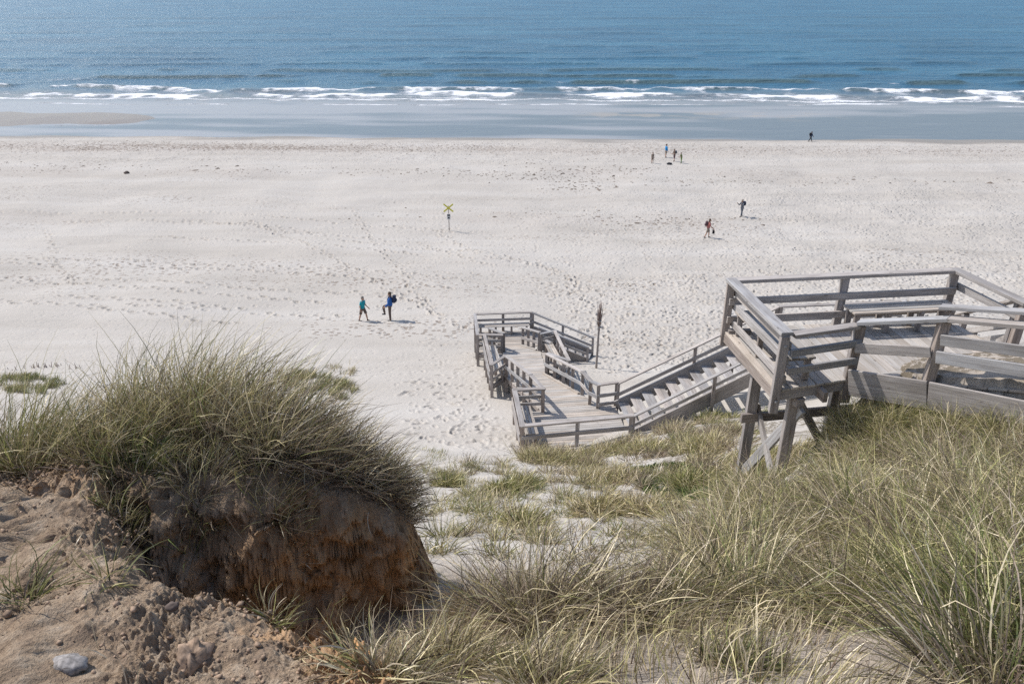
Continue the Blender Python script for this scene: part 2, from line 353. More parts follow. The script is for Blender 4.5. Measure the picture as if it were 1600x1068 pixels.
def clip(poly, n, c, keep_less=True):
    """clip convex polygon by n.p <= c"""
    out = []; s = 1 if keep_less else -1
    for i in range(len(poly)):
        a = poly[i]; b = poly[(i+1) % len(poly)]
        da = s*(a[0]*n[0]+a[1]*n[1]-c); db = s*(b[0]*n[0]+b[1]*n[1]-c)
        if da <= 0: out.append(a)
        if da*db < 0:
            t = da/(da-db); out.append((a[0]+(b[0]-a[0])*t, a[1]+(b[1]-a[1])*t))
    return out
def planks(mb, poly, direction, z, width=0.14, gap=0.012, th=0.04):
    d = norm(direction); n = np.array((-d[1], d[0])); c = [p[0]*n[0]+p[1]*n[1] for p in poly]
    k = min(c)+0.002
    while k < max(c):
        q = clip(clip(poly, n, k, False), n, min(k+width-gap, max(c)))
        if len(q) >= 3: 
            a = abs(sum(q[i][0]*q[(i+1) % len(q)][1]-q[(i+1) % len(q)][0]*q[i][1] for i in range(len(q))))/2
            if a > 0.004:
                dz = R.uniform(-0.003, 0.003)
                mb.prism(q, th, (lambda p, dz=dz: z(p)+dz) if callable(z) else z+dz, d)
        k += width
def lerp(a, b, t): return np.asarray(a, float)*(1-t)+np.asarray(b, float)*t

def railing(root, pts, h=0.95, sp=1.3, mids=(0.5,), ps=0.11, down=0.3, cap=(0.15, 0.045), board=(0.032, 0.12), side=1, ends=(True, True),
            cap_ext=0.06, jitter=0.01, top_on=True):
    pts = [np.array(p, float) for p in pts]
    posts = []
    for i in range(len(pts)-1):
        L = np.linalg.norm((pts[i+1]-pts[i])[:2]); k = max(1, int(round(L/sp)))
        for j in range(k): posts.append(lerp(pts[i], pts[i+1], j/k))
    posts.append(pts[-1])
    if not ends[0]: posts = posts[1:]
    if not ends[1]: posts = posts[:-1]
    for p in posts:
        dn = down(p) if callable(down) else down
        lean = R.uniform(-jitter, jitter, 2)
        one('post', M_POST, root, p+np.array((0, 0, -dn)), p+np.array((lean[0], lean[1], h-cap[1]-0.002)), ps, ps)
    for i in range(len(pts)-1):
        a, b = pts[i], pts[i+1]; d = norm(b-a); dz = np.array((0, 0, 1.0)); s2 = norm(np.cross(d, dz))*side
        e0 = d*cap_ext if True else 0
        lift = 0.003*(i % 2)
        if top_on: one('top_rail', M_RAIL, root, a+dz*(h-cap[1]/2+lift)-e0, b+dz*(h-cap[1]/2+lift)+e0, cap[0], cap[1])
        for f in mids:
            one('middle_rail', M_RAIL, root, a+dz*h*f+s2*(ps/2+board[0]/2+0.002)-d*0.03, b+dz*h*f+s2*(ps/2+board[0]/2+0.002)+d*0.03, board[0], board[1])

def bench(a, b, inward, label, z, depth=0.42, seat_h=0.44, group=None, nleg=3, slats=4):
    """a slatted seat from a to b (2D, back edge), set out along inward"""
    a = np.array(a, float); b = np.array(b, float); d = norm(b-a); i_ = norm(inward)
    c = (a+b)/2+i_*depth/2
    za = z(a) if callable(z) else z; zb = z(b) if callable(z) else z
    t = thing('bench', (c[0], c[1], (za+zb)/2), label, 'bench', group)
    sb = MB(); w = depth/slats
    for k in range(slats):
        o = i_*(w*(k+0.5)); sb.beam((*(a+o), za+seat_h), (*(b+o), zb+seat_h), w-0.018, 0.035)
    sb.build('seat', M_DECK, t)
    for k in range(nleg):
        f = (k+0.12)/(nleg-0.76) if nleg > 1 else 0.5; f = min(max(f, 0.05), 0.95); p = a+(b-a)*f; zz = za+(zb-za)*f
        for o in (0.08, depth-0.08):
            q = p+i_*o; one('leg', M_POST, t, (*q, zz+0.004), (*q, zz+seat_h-0.06), 0.09, 0.09)
        one('crossbar', M_POST, t, (*(p+i_*0.02), zz+seat_h-0.045), (*(p+i_*(depth-0.01)), zz+seat_h-0.045), 0.06, 0.05)
    return t

# ------------------------------------------------------------------ ground mesh (one sheet on a polar grid, finest where the photo looks closest)
def polar(rs, phis):
    rr, pp = np.meshgrid(rs, phis, indexing='ij'); return rr*np.sin(pp), rr*np.cos(pp)
def grid_faces(nr, nc, wrap=False):
    i = np.arange(nr-1)[:, None]*nc; j = np.arange(nc-1)[None, :]
    a = (i+j).ravel(); F = np.stack([a, a+1, a+nc+1, a+nc], 1)
    return F
D2 = math.pi/180
ph_in = np.arange(-37, 37.0001, 0.085)
ph_out = np.concatenate([np.arange(-180, -75, 5.0), np.arange(-75, -37, 0.8)])
PHI = np.concatenate([ph_out, ph_in, -ph_out[::-1]])*D2
def rings():
    r = [0.0, 0.4, 0.8, 1.1]
    x = 1.3
    while x < 140:
        r.append(x); k = 0.0022 if x < 6.5 else (0.0042 if x < 22 else (0.0024 if x < 70 else 0.0042)); x *= 1+k
    while x < 420: r.append(x); x *= 1.05
    return np.array(r)
RS = rings()
GX, GY = polar(RS, PHI)
GZ, SOIL, FACE = ground(GX.ravel(), GY.ravel())
GZ = GZ.reshape(GX.shape)

# crumbling relief pushed out of the cut bank: ledges, runnels and hollows
f_ = FACE.reshape(GX.shape); nm_ = (f_ > 0.04) & (GX < 0.3) & (GY > 2.4) & (GY < 5.2)
bx, by, bz = GX[nm_], GY[nm_], GZ[nm_]
rg = lambda v: 1-np.abs(v)*2
dd_ = 0.085*rg(noise(bx*2.6+3, bz*3.4, 131))+0.06*rg(noise(bx*6.5, bz*8.5+bx*2, 132))+0.035*rg(noise(bx*15, bz*19, 133))+0.018*rg(noise(bx*34, bz*40, 134))+0.03*noise(bx*1.1, bz*14, 135)
dd_ *= np.clip(f_[nm_]*1.5, 0, 1)
GX0, GY0 = GX.copy(), GY.copy()
GY[nm_] -= dd_*0.85; GX[nm_] += dd_*0.35*sstep(-2.0, -0.8, bx)
# footprints pressed into the beach
def stamp(x, y, ang, L=0.30, W=0.13, dep=0.045):
    r = math.hypot(x, y); ph = math.atan2(x, y)
    i0, i1 = np.searchsorted(RS, (r-0.32, r+0.32)); j0, j1 = np.searchsorted(PHI, (ph-0.32/r, ph+0.32/r))
    if i1-i0 < 2 or j1-j0 < 2: return
    X = GX[i0:i1, j0:j1]-x; Y = GY[i0:i1, j0:j1]-y; c, s = math.cos(ang), math.sin(ang)
    u = (X*c+Y*s)/(L/2); v = (-X*s+Y*c)/(W/2); q = u*u+v*v
    GZ[i0:i1, j0:j1] += -dep*np.exp(-q*q*0.7)+dep*0.42*np.exp(-((np.sqrt(q)-1.6)/0.45)**2)
def trail(p, step=0.72, dep=0.04, wob=0.1, wid=0.16):
    p = [np.array(a, float) for a in p]; seg = 0; k = 0
    for a, b in zip(p[:-1], p[1:]):
        L = np.linalg.norm(b-a); d = (b-a)/L; n = np.array((-d[1], d[0])); m = int(L/step); ph = R.rand()*6
        for i in range(m):
            q = a+d*i*step+n*(wid*(1 if k % 2 else -1)+wob*3*math.sin(i*0.08+ph))+R.uniform(-wob, wob, 2); k += 1
            stamp(q[0], q[1], math.atan2(d[1], d[0])+R.uniform(-.25, .25), R.uniform(.30, .42), R.uniform(.17, .24), dep*R.uniform(.6, 1.3))
def W2(px, py):
    z = 4.0
    for _ in range(12):
        a = at(px, py, z); z = 0.5*z+0.5*gz(a[0], a[1])
    return at(px, py, z)
for pts in ([(0,405),(250,410),(520,418),(760,440)], [(0,412),(240,418),(500,428),(740,452)], [(20,432),(300,440),(560,455),(700,470)],
            [(60,350),(200,345),(420,352),(640,378),(760,420)], [(70,360),(80,400),(140,450)], [(150,480),(330,505),(400,510)],
            [(400,345),(480,380),(560,420),(640,470),(740,520)], [(0,330),(300,330),(560,350),(720,362)], [(560,330),(600,400),(640,440),(700,500)],
            [(100,460),(400,490),(560,498)], [(250,370),(450,378),(660,400)], [(0,470),(200,476),(360,486)], [(300,345),(520,372),(740,392),(900,430)],
            [(690,360),(760,400),(860,420),(960,470)], [(900,430),(940,500),(955,540)], [(0,440),(160,448),(340,462),(520,474)]):
    trail([W2(*q)[:2] for q in pts], dep=0.17)
def scuffle(poly_px, n, dep=0.045):
    w = [W2(*q)[:2] for q in poly_px]; xs = [a[0] for a in w]; ys = [a[1] for a in w]; k = 0
    while k < n:
        x = R.uniform(min(xs), max(xs)); y = R.uniform(min(ys), max(ys))
        if poly_sdf(w, np.array([x]), np.array([y]))[0] > 0: stamp(x, y, R.rand()*6.28, R.uniform(.18, .40), R.uniform(.10, .2), dep*R.triangular(.2, .5, 1.6))
        k += 1
scuffle([(840,440),(1600,400),(1600,470),(1150,560),(960,590),(900,520)], 6000, 0.085)
scuffle([(600,340),(1600,290),(1600,420),(840,460),(600,430)], 3000, 0.08)
scuffle([(630,590),(745,600),(810,700),(760,715),(640,680)], 300, 0.06)
scuffle([(600,560),(760,560),(850,760),(700,740)], 160, 0.05)
scuffle([(500,470),(745,470),(745,560),(540,520)], 160, 0.06)
scuffle([(0,300),(700,300),(700,480),(0,480)], 1000, 0.06)

gx, gy = GX.ravel(), GY.ravel()
wet = 0.85*sstep(-1.2, 2.2, (gy+0.0247*gx)-109.2+2.4*fbm(gx/16, gy/5, 4, 51))
tr = sstep(20, 34, gy)*0.32+0.75*sstep(-10, 20, gx-0.25*(gy-40))*sstep(27, 33, gy)*(1-sstep(70, 95, gy))+0.5*sstep(88, 96, gy)
litter = sstep(-0.1, 0.6, fbm(gx/1.4, gy/1.4, 3, 52)+0.6*sstep(1.0, 4.0, gx)-0.15)*(1-sstep(17, 22, gy))*sstep(2.0, 3.2, gy)*np.clip(0.35+0.65*sstep(0.5, 3, gx)+0.0, 0, 1)
litter = litter*(gx > -0.7)
yy_ = gy+0.0247*gx
band = np.exp(-((yy_-101.5-1.5*fbm(gx/20, gx*0, 2, 55))/3.6)**2)*(0.75-0.25*np.tanh(gx/60))+0.55*np.exp(-((yy_-86)/4)**2)*sstep(.0, .5, fbm(gx/16, yy_/9, 3, 56)+.1)+0.45*np.exp(-((yy_-66)/3)**2)*sstep(.0, .6, fbm(gx/14, yy_/9, 3, 57)+.05)
drift_s = np.where((gx > 4) & (gy > 7.5) & (gy < 11), SOIL, 0)
soilw = drift_s+np.clip(SOIL*(drift_s == 0)+0.55*sstep(7.0, 3.5, gy)*(gx > -2), 0, 1)*(gy < 9.5)
rust = np.clip(FACE*sstep(-2.2, -0.7, gx)+0.35*FACE, 0, 1)
g = mesh_obj('ground', np.stack([gx, gy, GZ.ravel()], 1), grid_faces(*GX.shape)[:, ::-1], M_GROUND, smooth=True)
tag(g, kind='structure')
for nm, ch in (('zone', (soilw, wet, litter)), ('rust', (rust, tr, band))):
    ca = g.data.color_attributes.new(nm, 'FLOAT_COLOR', 'POINT')
    ca.data.foreach_set('color', np.stack([*ch, np.ones_like(gx)], 1).astype(np.float32).ravel())

# ------------------------------------------------------------------ sea
def make_sea():
    ph = np.concatenate([np.arange(-85, -37, 1.0), np.arange(-37, 37.001, 0.1), np.arange(38, 86, 1.0)])*D2
    rs = list(np.arange(100, 235, 0.42)); x = rs[-1]
    while x < 12000: x *= 1.007 if x < 900 else 1.03; rs.append(x)
    X, Y = polar(np.array(rs), ph); x = X.ravel(); y = Y.ravel()
    ye = y+0.0247*x
    z = 0.05*fbm(x/9, y/3.5, 3, 61)*sstep(150, 190, ye)
    foam = np.zeros_like(x); crest = np.zeros_like(x)
    # breaking crests rolling in, each with its own run along the shore
    rows = [(171, 0.62, 44, 62, 0.02, 2.2), (160, 0.5, 38, 63, 0.30, 2.0), (152.5, 0.30, 30, 64, 0.15, 1.7), (180, 0.5, 34, 65, 0.22, 2.2), (191, 0.42, 40, 56, 0.2, 2.6),
            (204, 0.36, 36, 66, 0.2, 2.8), (217, 0.32, 42, 57, 0.2, 3.0), (233, 0.34, 50, 67, 0.25, 3.4), (252, 0.30, 46, 68, 0.2, 4), (275, 0.3, 60, 69, 0.2, 4.5), (305, 0.3, 60, 58, 0.2, 5), (345, 0.3, 70, 59, 0.2, 6), (400, 0.3, 80, 60, 0.2, 8)]
    for c, a, ls, sd_, th, wdt in rows:
        cy = c+0.035*(x+20)*(c > 172)+2.6*fbm(x/ls, x*0+sd_, 3, sd_)+1.5*np.sin(x/23+sd_); on = sstep(-th-0.15, 0.35-th, fbm(x/ls*1.7+9, x*0+sd_*1.7, 3, sd_+5))
        d = ye-cy
        prof = np.where(d > 0, np.exp(-(d/(wdt*1.5))**2), np.exp(-(d/(wdt*0.6))**2))
        z += a*on*prof; crest += on*np.exp(-((d+0.5*wdt)/(wdt*0.7))**2)*min(1, a*1.8)*(1.0 if c < 200 else 0.6)
        if c in (160, 152.5, 171):
            brk = sstep(-0.25, 0.45, fbm(x/15+3, x*0+sd_, 4, sd_+9)+(0.48 if c == 160 else (0.16 if c == 152.5 else -0.22)))
            rag = 1.3*fbm(x/3.5, x*0+sd_, 3, sd_+12); lenf = 0.9+2.6*sstep(-.3, .6, fbm(x/8, x*0+sd_, 3, sd_+14))
            foam += brk*np.where(d+rag > 0, np.exp(-((d+rag)/0.9)**2), np.exp(-(np.abs(d+rag)/lenf)**1.1))*0.86
    s1 = 141.5+1.6*fbm(x/26, x*0+3, 3, 71)+1.0*np.sin(x/41)
    d = ye-s1; foam += 0.75*np.exp(-(d/0.6)**2)*sstep(-0.4, 0.2, fbm(x/17, x*0+4, 3, 72)); foam += 0.55*np.exp(-((ye-150)/8.5)**4)*(0.8+0.35*fbm(x/22, x*0+6, 2, 80))+0.35*np.exp(-((ye-147-2*fbm(x/12, x*0+8, 3, 79))/0.8)**2)
    s2 = 123.0-1.5*np.exp(-((x+80)/20)**2)+1.2*fbm(x/12, x*0, 2, 73)
    foam += 0.5*np.exp(-((ye-s2+1.9)/0.45)**2)*(1-sstep(-64, -56, x))
    foam += 0.4*np.exp(-((ye-111.9-0.5*fbm(x/8, x*0, 2, 74))/0.35)**2)*sstep(0.0, 0.5, fbm(x/25, x*0, 2, 75)+0.1-x/90)
    # shallowness: 1 over the flats inside the breakers
    gzv, _, _ = ground(x, np.minimum(y, 400), False); depth = np.clip(z-gzv, 0, 12)
    shal = np.exp(-depth/0.75)
    flat = (1-sstep(140, 150, ye))
    pale = flat*sstep(-0.4, 0.5, fbm(x/34, ye/6.0, 3, 76)+0.9*sstep(124, 139, ye)-0.25-0.007*x)
    tan_ = flat*np.exp(-((ye-131)/3.2)**2)*sstep(0.1, 0.55, fbm(x/6, y/3, 3, 77)+0.15)*sstep(8, 16, x)*(1-sstep(44, 58, x))
    o = mesh_obj('sea', np.stack([x, y, z], 1), grid_faces(*X.shape)[:, ::-1], M_SEA, smooth=True)
    for nm, ch in (('surf', (foam.clip(0, 1.3), crest.clip(0, 1), shal)), ('flats', (pale, tan_, sstep(147, 168, ye)))):
        ca = o.data.color_attributes.new(nm, 'FLOAT_COLOR', 'POINT')
        ca.data.foreach_set('color', np.stack([*ch, np.ones_like(x)], 1).astype(np.float32).ravel())
    tag(o, kind='structure')
def sea_mat():
    m, n, l, b = mat('sea_water')
    geo = n.new('ShaderNodeNewGeometry'); pos = geo.outputs['Position']
    a = N(n, 'ShaderNodeAttribute', attribute_name='surf'); s = n.new('ShaderNodeSeparateColor'); l.new(a.outputs['Color'], s.inputs[0]); foam, crest, shal = s.outputs
    a2 = N(n, 'ShaderNodeAttribute', attribute_name='flats'); s2 = n.new('ShaderNodeSeparateColor'); l.new(a2.outputs['Color'], s2.inputs[0]); pale, tan_, deep = s2.outputs
    def nz(sx, sy, sc, det=4.0, ro=0.55, dist=0.0):
        mp = N(n, 'ShaderNodeMapping'); mp.inputs['Scale'].default_value = (sx, sy, 1); mp.inputs['Rotation'].default_value = (0, 0, 0.06); l.new(pos, mp.inputs[0])
        t = N(n, 'ShaderNodeTexNoise', Scale=sc, Detail=det, Roughness=ro, Distortion=dist); l.new(mp.outputs[0], t.inputs['Vector']); return t.outputs[0]
    big = nz(0.018, 0.06, 1.0, 5.0); mid = nz(0.10, 0.30, 1.0, 4.0, 0.55, 0.4); sm = nz(0.45, 1.2, 1.0, 5.0, 0.62); fine = nz(2.2, 4.0, 1.0, 3.0)
    wc = ramp(n, [(0.34, (0.018, 0.098, 0.18)), (0.52, (0.026, 0.130, 0.225)), (0.68, (0.042, 0.165, 0.26))]); l.new(big, wc.inputs[0])
    c = mixc(n, l, math_(n, l, 'MULTIPLY', crest, 0.65), wc.outputs[0], (0.115, 0.14, 0.10))
    shc = mixc(n, l, pale, (0.15, 0.175, 0.19), (0.30, 0.30, 0.305))
    c = mixc(n, l, math_(n, l, 'MAXIMUM', math_(n, l, 'SUBTRACT', 1.0, deep), math_(n, l, 'MULTIPLY', shal, 0.7)), c, shc)
    c = mixc(n, l, math_(n, l, 'MULTIPLY', tan_, 0.6), c, (0.40, 0.33, 0.26))
    fn = nz(0.30, 0.75, 1.0, 8.0, 0.72, 0.9)
    fm = math_(n, l, 'SUBTRACT', math_(n, l, 'ADD', foam, math_(n, l, 'MULTIPLY', fn, 1.7)), 1.30)
    fm = math_(n, l, 'MULTIPLY', fm, 2.6, True)
    c = mixc(n, l, fm, c, (0.80, 0.81, 0.82)); l.new(c, b.inputs['Base Color'])
    rg = mixc(n, l, fm, (0.27, 0.27, 0.27), (0.8, 0.8, 0.8)); l.new(rg, b.inputs['Roughness']); b.inputs['IOR'].default_value = 1.33; b.inputs['Specular IOR Level'].default_value = 0.30
    h = math_(n, l, 'ADD', math_(n, l, 'MULTIPLY', mid, 1.7), math_(n, l, 'MULTIPLY', sm, 0.75)); h = math_(n, l, 'ADD', h, math_(n, l, 'MULTIPLY', fine, 0.12))
    k = math_(n, l, 'ADD', math_(n, l, 'MULTIPLY', deep, 0.90), 0.05); h = math_(n, l, 'MULTIPLY', h, k); h = math_(n, l, 'ADD', h, math_(n, l, 'MULTIPLY', fm, 0.18))
    bp = N(n, 'ShaderNodeBump', Strength=1.0, Distance=1.0); l.new(h, bp.inputs['Height']); l.new(bp.outputs[0], b.inputs['Normal'])
    return m
M_SEA = sea_mat(); make_sea()

# ------------------------------------------------------------------ upper platform
ZU = 16.15
A_, B_, C_, P1 = np.array((3.83, 12.5)), np.array((8.0, 13.0)), np.array((4.09, 10.36)), np.array((5.33, 10.72))
P3 = np.array((6.75, 9.25))
D_ = np.array((8.35, 11.5)); E_ = np.array((8.75, 10.2))
RD = norm(P3-P1)
up_root = thing('wooden_platform', (5.8, 11.5, 15.2), 'high grey wooden viewing platform with railings, standing on braced legs above the dune grass', 'platform')
mb = MB(); planks(mb, [tuple(C_+(-.02,-.06)), tuple(P1+(0.02,-.06)), tuple(E_+(0, 0.0)), tuple(B_+(.03, .03)), tuple(A_+(-.03, .03))], (0.10, -1.0), ZU, 0.15); mb.build('deck', M_DECK, up_root, 0.003)
def v3(p, z): return np.array((p[0], p[1], z))
for a, b in ((A_, C_), (C_, P1), (A_, B_), (B_, E_)):
    one('edge_beam', M_POST, up_root, v3(a, ZU-0.13), v3(b, ZU-0.13), 0.07, 0.16)
for k in range(1, 6):
    a = lerp(A_, B_, k/6); b = lerp(C_, E_, k/6); one('joist', M_POST, up_root, v3(a, ZU-0.15), v3(b, ZU-0.15), 0.08, 0.18)
railing(up_root, [v3(A_, ZU), v3(B_, ZU)], 0.97, 2.1, (0.60, 0.24), 0.13, 0.30, (0.17, 0.06), (0.045, 0.13), side=1, cap_ext=0.07)
railing(up_root, [v3(C_, ZU), v3(A_+(0.0, -0.0), ZU)], 0.975, 2.5, (0.74, 0.49, 0.16), 0.13, 0.42, (0.19, 0.06), (0.045, 0.13), side=1, ends=(True, False), cap_ext=0.05)
railing(up_root, [v3(C_+(0.10, 0.02), ZU), v3(P1, ZU)], 0.93, 3, (0.69, 0.36), 0.12, 0.30, (0.16, 0.06), (0.05, 0.12), side=1, ends=(False, True), cap_ext=-0.02)
railing(up_root, [v3(B_, ZU), v3(D_, ZU)], 0.972, 3, (0.66,), 0.13, 0.3, (0.17, 0.06), (0.045, 0.13), side=-1, ends=(False, True), cap_ext=0.05)
def leg(root, x, y, ztop, w=0.17, extra=0.3): return one('leg', M_POST, root, (x, y, gz(x, y)-extra), (x, y, ztop), w, w)
LEGS = [(4.2, 11.6), (4.5, 10.62), (5.75, 11.85), (5.85, 10.75), (7.3, 12.1), (7.4, 10.8)]
for x, y in LEGS: leg(up_root, x, y, ZU-0.245)
one('ledger', M_POST, up_root, (4.0, 11.48, 14.92), (7.6, 12.02, 14.92), 0.07, 0.17)
one('crossbeam', M_POST, up_root, (4.02, 12.1, ZU-0.32), (4.55, 10.45, ZU-0.32), 0.14, 0.15)
one('brace', M_RAIL, up_root, (4.60, 10.50, ZU-0.45), (4.10, 11.75, gz(4.1, 11.7)-0.15), 0.07, 0.16)
one('brace', M_RAIL, up_root, (4.33, 11.7, 15.05), (4.38, 10.5, gz(4.4, 10.5)-0.1), 0.06, 0.14)
one('brace', M_RAIL, up_root, (4.6, 10.75, ZU-0.4), (5.8, 11.75, gz(5.8, 11.8)), 0.06, 0.14)
one('brace', M_RAIL, up_root, (5.85, 10.9, ZU-0.45), (5.2, 11.6, gz(5.2, 11.6)), 0.06, 0.14)
one('brace', M_RAIL, up_root, (5.9, 11.9, ZU-0.4), (7.2, 12.05, gz(7.2, 12.0)), 0.06, 0.14)
for x, y, z in ((C_[0], C_[1]-0.068, ZU-0.2), (C_[0], C_[1]-0.068, ZU+0.75), (A_[0]-0.07, A_[1], ZU-0.12), (A_[0]+0.02, A_[1]-0.08, ZU-0.2)):
    one('bolt', M_METAL, up_root, (x, y, z), (x, y-0.02, z), 0.04, 0.04)
# block at the foot of the corner post where the stairs pass
one('bracket', M_POST, up_root, v3(A_+(0.02, -0.12), ZU-0.02), v3(A_+(0.42, -0.12), ZU-0.02), 0.12, 0.16)

ramp_root = thing('wooden_ramp', (6.9, 9.6, ZU-0.2), 'wide plank ramp with reddish sand drifted on it, rising from the high platform', 'ramp')
RZ = lambda t: ZU+0.30*np.clip(t, 0, None)                     # deck height t metres up the ramp
far3 = E_+RD*2.6
def rp(s, z, o=0.0):
    q = P1+RD*s+np.array((RD[1], -RD[0]))*o; return np.array((q[0], q[1], z))
mb = MB()
planks(mb, [tuple(P1+(0.06, -.02)), tuple(P1+RD*3.1), tuple(far3), tuple(E_+(0.0, -0.015))], tuple(norm(E_-P1)), lambda p: float(RZ((np.array(p)-P1)@RD)+0.002), 0.15)
mb.build('deck', M_DECK, ramp_root, 0.003)
def rk(s0, z0, s1, z1, w, h, nm='middle_rail', o=.10): one(nm, M_RAIL, ramp_root, rp(s0, z0, o), rp(s1, z1, o), w, h)
for s, zb, zt in ((0.02, 15.72, 17.07), (1.14, 15.95, 17.50), (2.62, 16.2, 17.85)): one('post', M_POST, ramp_root, rp(s, zb), rp(s, zt), 0.14, 0.14)
rk(0.0, 17.11, 1.2, 17.56, 0.18, 0.06, 'top_rail', .02); rk(1.2, 17.56, 3.3, 18.02, 0.18, 0.06, 'top_rail', .02)
rk(1.02, 17.66, 3.3, 18.2, 0.16, 0.05, 'top_rail', -.08)
rk(0.05, 16.72, 1.10, 17.03, 0.045, 0.16); rk(1.18, 17.25, 3.2, 17.62, 0.045, 0.16); rk(1.18, 16.98, 3.2, 17.34, 0.045, 0.18)
rk(0.07, 16.12, 1.2, 16.36, 0.045, 0.44, 'skirt_board'); rk(1.215, 16.36, 3.2, 16.66, 0.045, 0.44, 'skirt_board')
for s in (0.6, 1.9):
    x, y, _ = rp(s, 0, -0.2); leg(ramp_root, x, y, float(RZ(s))-0.08, 0.15)
railing(ramp_root, [v3(E_+(0.05, -0.1), ZU), v3(far3, float(RZ(2.6)))], 0.95, 1.5, (0.6, 0.3), 0.12, 0.3, (0.16, 0.05), side=-1)

bench(A_+(0.07, -0.16), C_+(0.07, 0.14), (0.99, 0.12), 'grey slatted bench against the left end railing of the high platform', ZU, 0.56, 0.42, 'benches along the boardwalk railings', 3)
bench(lerp(A_, B_, 0.50)+(0, -0.12), lerp(A_, B_, 0.97)+(0, -0.12), (0.12, -0.99), 'grey slatted bench along the seaward railing of the high platform', ZU, 0.42, 0.42, 'benches along the boardwalk railings', 4)

# ------------------------------------------------------------------ staircases
def staircase(name, label, aL, aR, bL, bR, n, legs_under=True, rails=(True, True), sp=2.3, mids=(0.52,), h=0.92):
    """a*: foot (3D), b*: head (3D); L and R are the two sides"""
    aL, aR, bL, bR = [np.array(p, float) for p in (aL, aR, bL, bR)]
    t = thing(name, (aL+aR)/2, label, 'stairs', None)
    for a, b in ((aL, bL), (aR, bR)):
        one('stringer', M_RAIL, t, a+(0, 0, 0.02), b+(0, 0, 0.02), 0.07, 0.48)
    for i in range(n):
        f = (i+0.5)/n; p = lerp(aL, bL, f); q = lerp(aR, bR, f); d = norm(bL-aL); d[2] = 0; z = aL[2]+(bL[2]-aL[2])*(i+1)/(n+1)
        mbx = MB(); w = np.linalg.norm((bL-aL)[:2])/n
        e = norm(q-p)*0.04
        for o in (-0.25, 0.25):
            mbx.beam((p[0]+d[0]*w*o+e[0], p[1]+d[1]*w*o+e[1], z), (q[0]+d[0]*w*o-e[0], q[1]+d[1]*w*o-e[1], z), w*0.49, 0.045)
        mbx.build('tread', M_RAIL, t)
    cy = (aL+aR+bL+bR)/4
    for on, a, b in ((rails[0], aL, bL), (rails[1], aR, bR)):
        if on:
            o = norm(np.cross(b-a, (0, 0, 1))); o[2] = 0
            if o[:2]@(cy-a)[:2] > 0: o = -o
            railing(t, [a+o*0.095, b+o*0.095], h, sp, mids, 0.11, 0.42, (0.14, 0.05), (0.035, 0.12), side=1 if norm(np.cross(norm(b-a), (0, 0, 1)))@(-o) > 0 else -1)
    if legs_under:
        for f in (0.35, 0.75):
            for a, b in ((aL, bL), (aR, bR)):
                p = lerp(a, b, f); g0 = gz(p[0], p[1])
                if p[2]-0.3 > g0: one('leg', M_POST, t, (p[0], p[1], g0-0.3), (p[0], p[1], p[2]-0.28), 0.13, 0.13)
    return t
ZL = 8.05
LM = {'fl': at(816, 664, ZL+.95), 'fr': at(987, 648, ZL+.95), 'bl': at(804, 608, ZL+.95), 'bm': at(849, 606, ZL+.95), 'cr': at(936, 600, ZL+.95), 'e1': at(964, 596, ZL+.95)}
ZM = 10.95
s1_far_top = at(1215, 479, ZM+.92); s1_near_top = s1_far_top.copy(); s1_near_top[1] = LM['fr'][1]+0.15; s1_near_top[0] += 0.1
stair1 = staircase('wooden_staircase', 'long wooden staircase climbing from the lower landing up behind the high platform',
    (LM['e1'][0]+.05, LM['e1'][1]-0.12, ZL), (LM['fr'][0]+.08, LM['fr'][1]+.12, ZL), (s1_far_top[0], s1_far_top[1]-.1, ZM), (s1_near_top[0], s1_near_top[1]+.1, ZM), 13)
# middle landing behind the high platform
mx0 = s1_far_top[0]+0.02; mfy = s1_far_top[1]; mny = s1_near_top[1]
mr = at(1411, 470, ZM+.95)
mid_root = thing('wooden_platform', ((mx0+mr[0])/2, (mfy+mny)/2, ZM-1), 'middle wooden landing half hidden behind the high platform, between two staircases', 'platform')
mb = MB(); planks(mb, [(mx0, mny), (mr[0], mny), (mr[0], mr[1]), (mx0, mfy)], (0, 1), ZM); mb.build('deck', M_DECK, mid_root, 0.003)
for yy in (mny+0.1, mfy-0.1): one('edge_beam', M_POST, mid_root, (mx0+.05, yy, ZM-0.16), (mr[0]-.02, yy, ZM-0.16), 0.08, 0.2)
for xx in (mx0+0.3, (mx0+mr[0])/2, mr[0]-0.3):
    for yy in (mny+0.25, mfy-0.25): leg(mid_root, xx, yy, ZM-0.27, 0.15)
railing(mid_root, [(mx0+.1, mfy, ZM), (mr[0], mr[1], ZM)], 0.95, 2.1, (0.5,), 0.11, 0.25, side=1)
railing(mid_root, [(mx0+.1, mny, ZM), (mr[0]-2.0, mny, ZM)], 0.95, 1.5, (0.5,), 0.11, 0.25, side=-1)
stair2 = staircase('wooden_staircase', 'upper wooden staircase from the middle landing up to the right end of the high platform',
    (mr[0]-1.8, mny-.02, ZM), (mr[0], mny-.02, ZM), (8.55, 11.75, ZU), (10.35, 11.3, ZU), 22, sp=2.6)
one('top_rail', M_RAIL, mid_root, (mr[0], mr[1], ZM+.97), (mr[0], mny, ZM+.97), 0.14, 0.045)
mb = MB(); planks(mb, [(8.5, 11.75), (E_[0]-0.0, E_[1]-0.0), (10.3, 9.6), (10.35, 11.3)], (0.10, -1), ZU-0.002); mb.build('deck', M_DECK, stair2, 0.003)

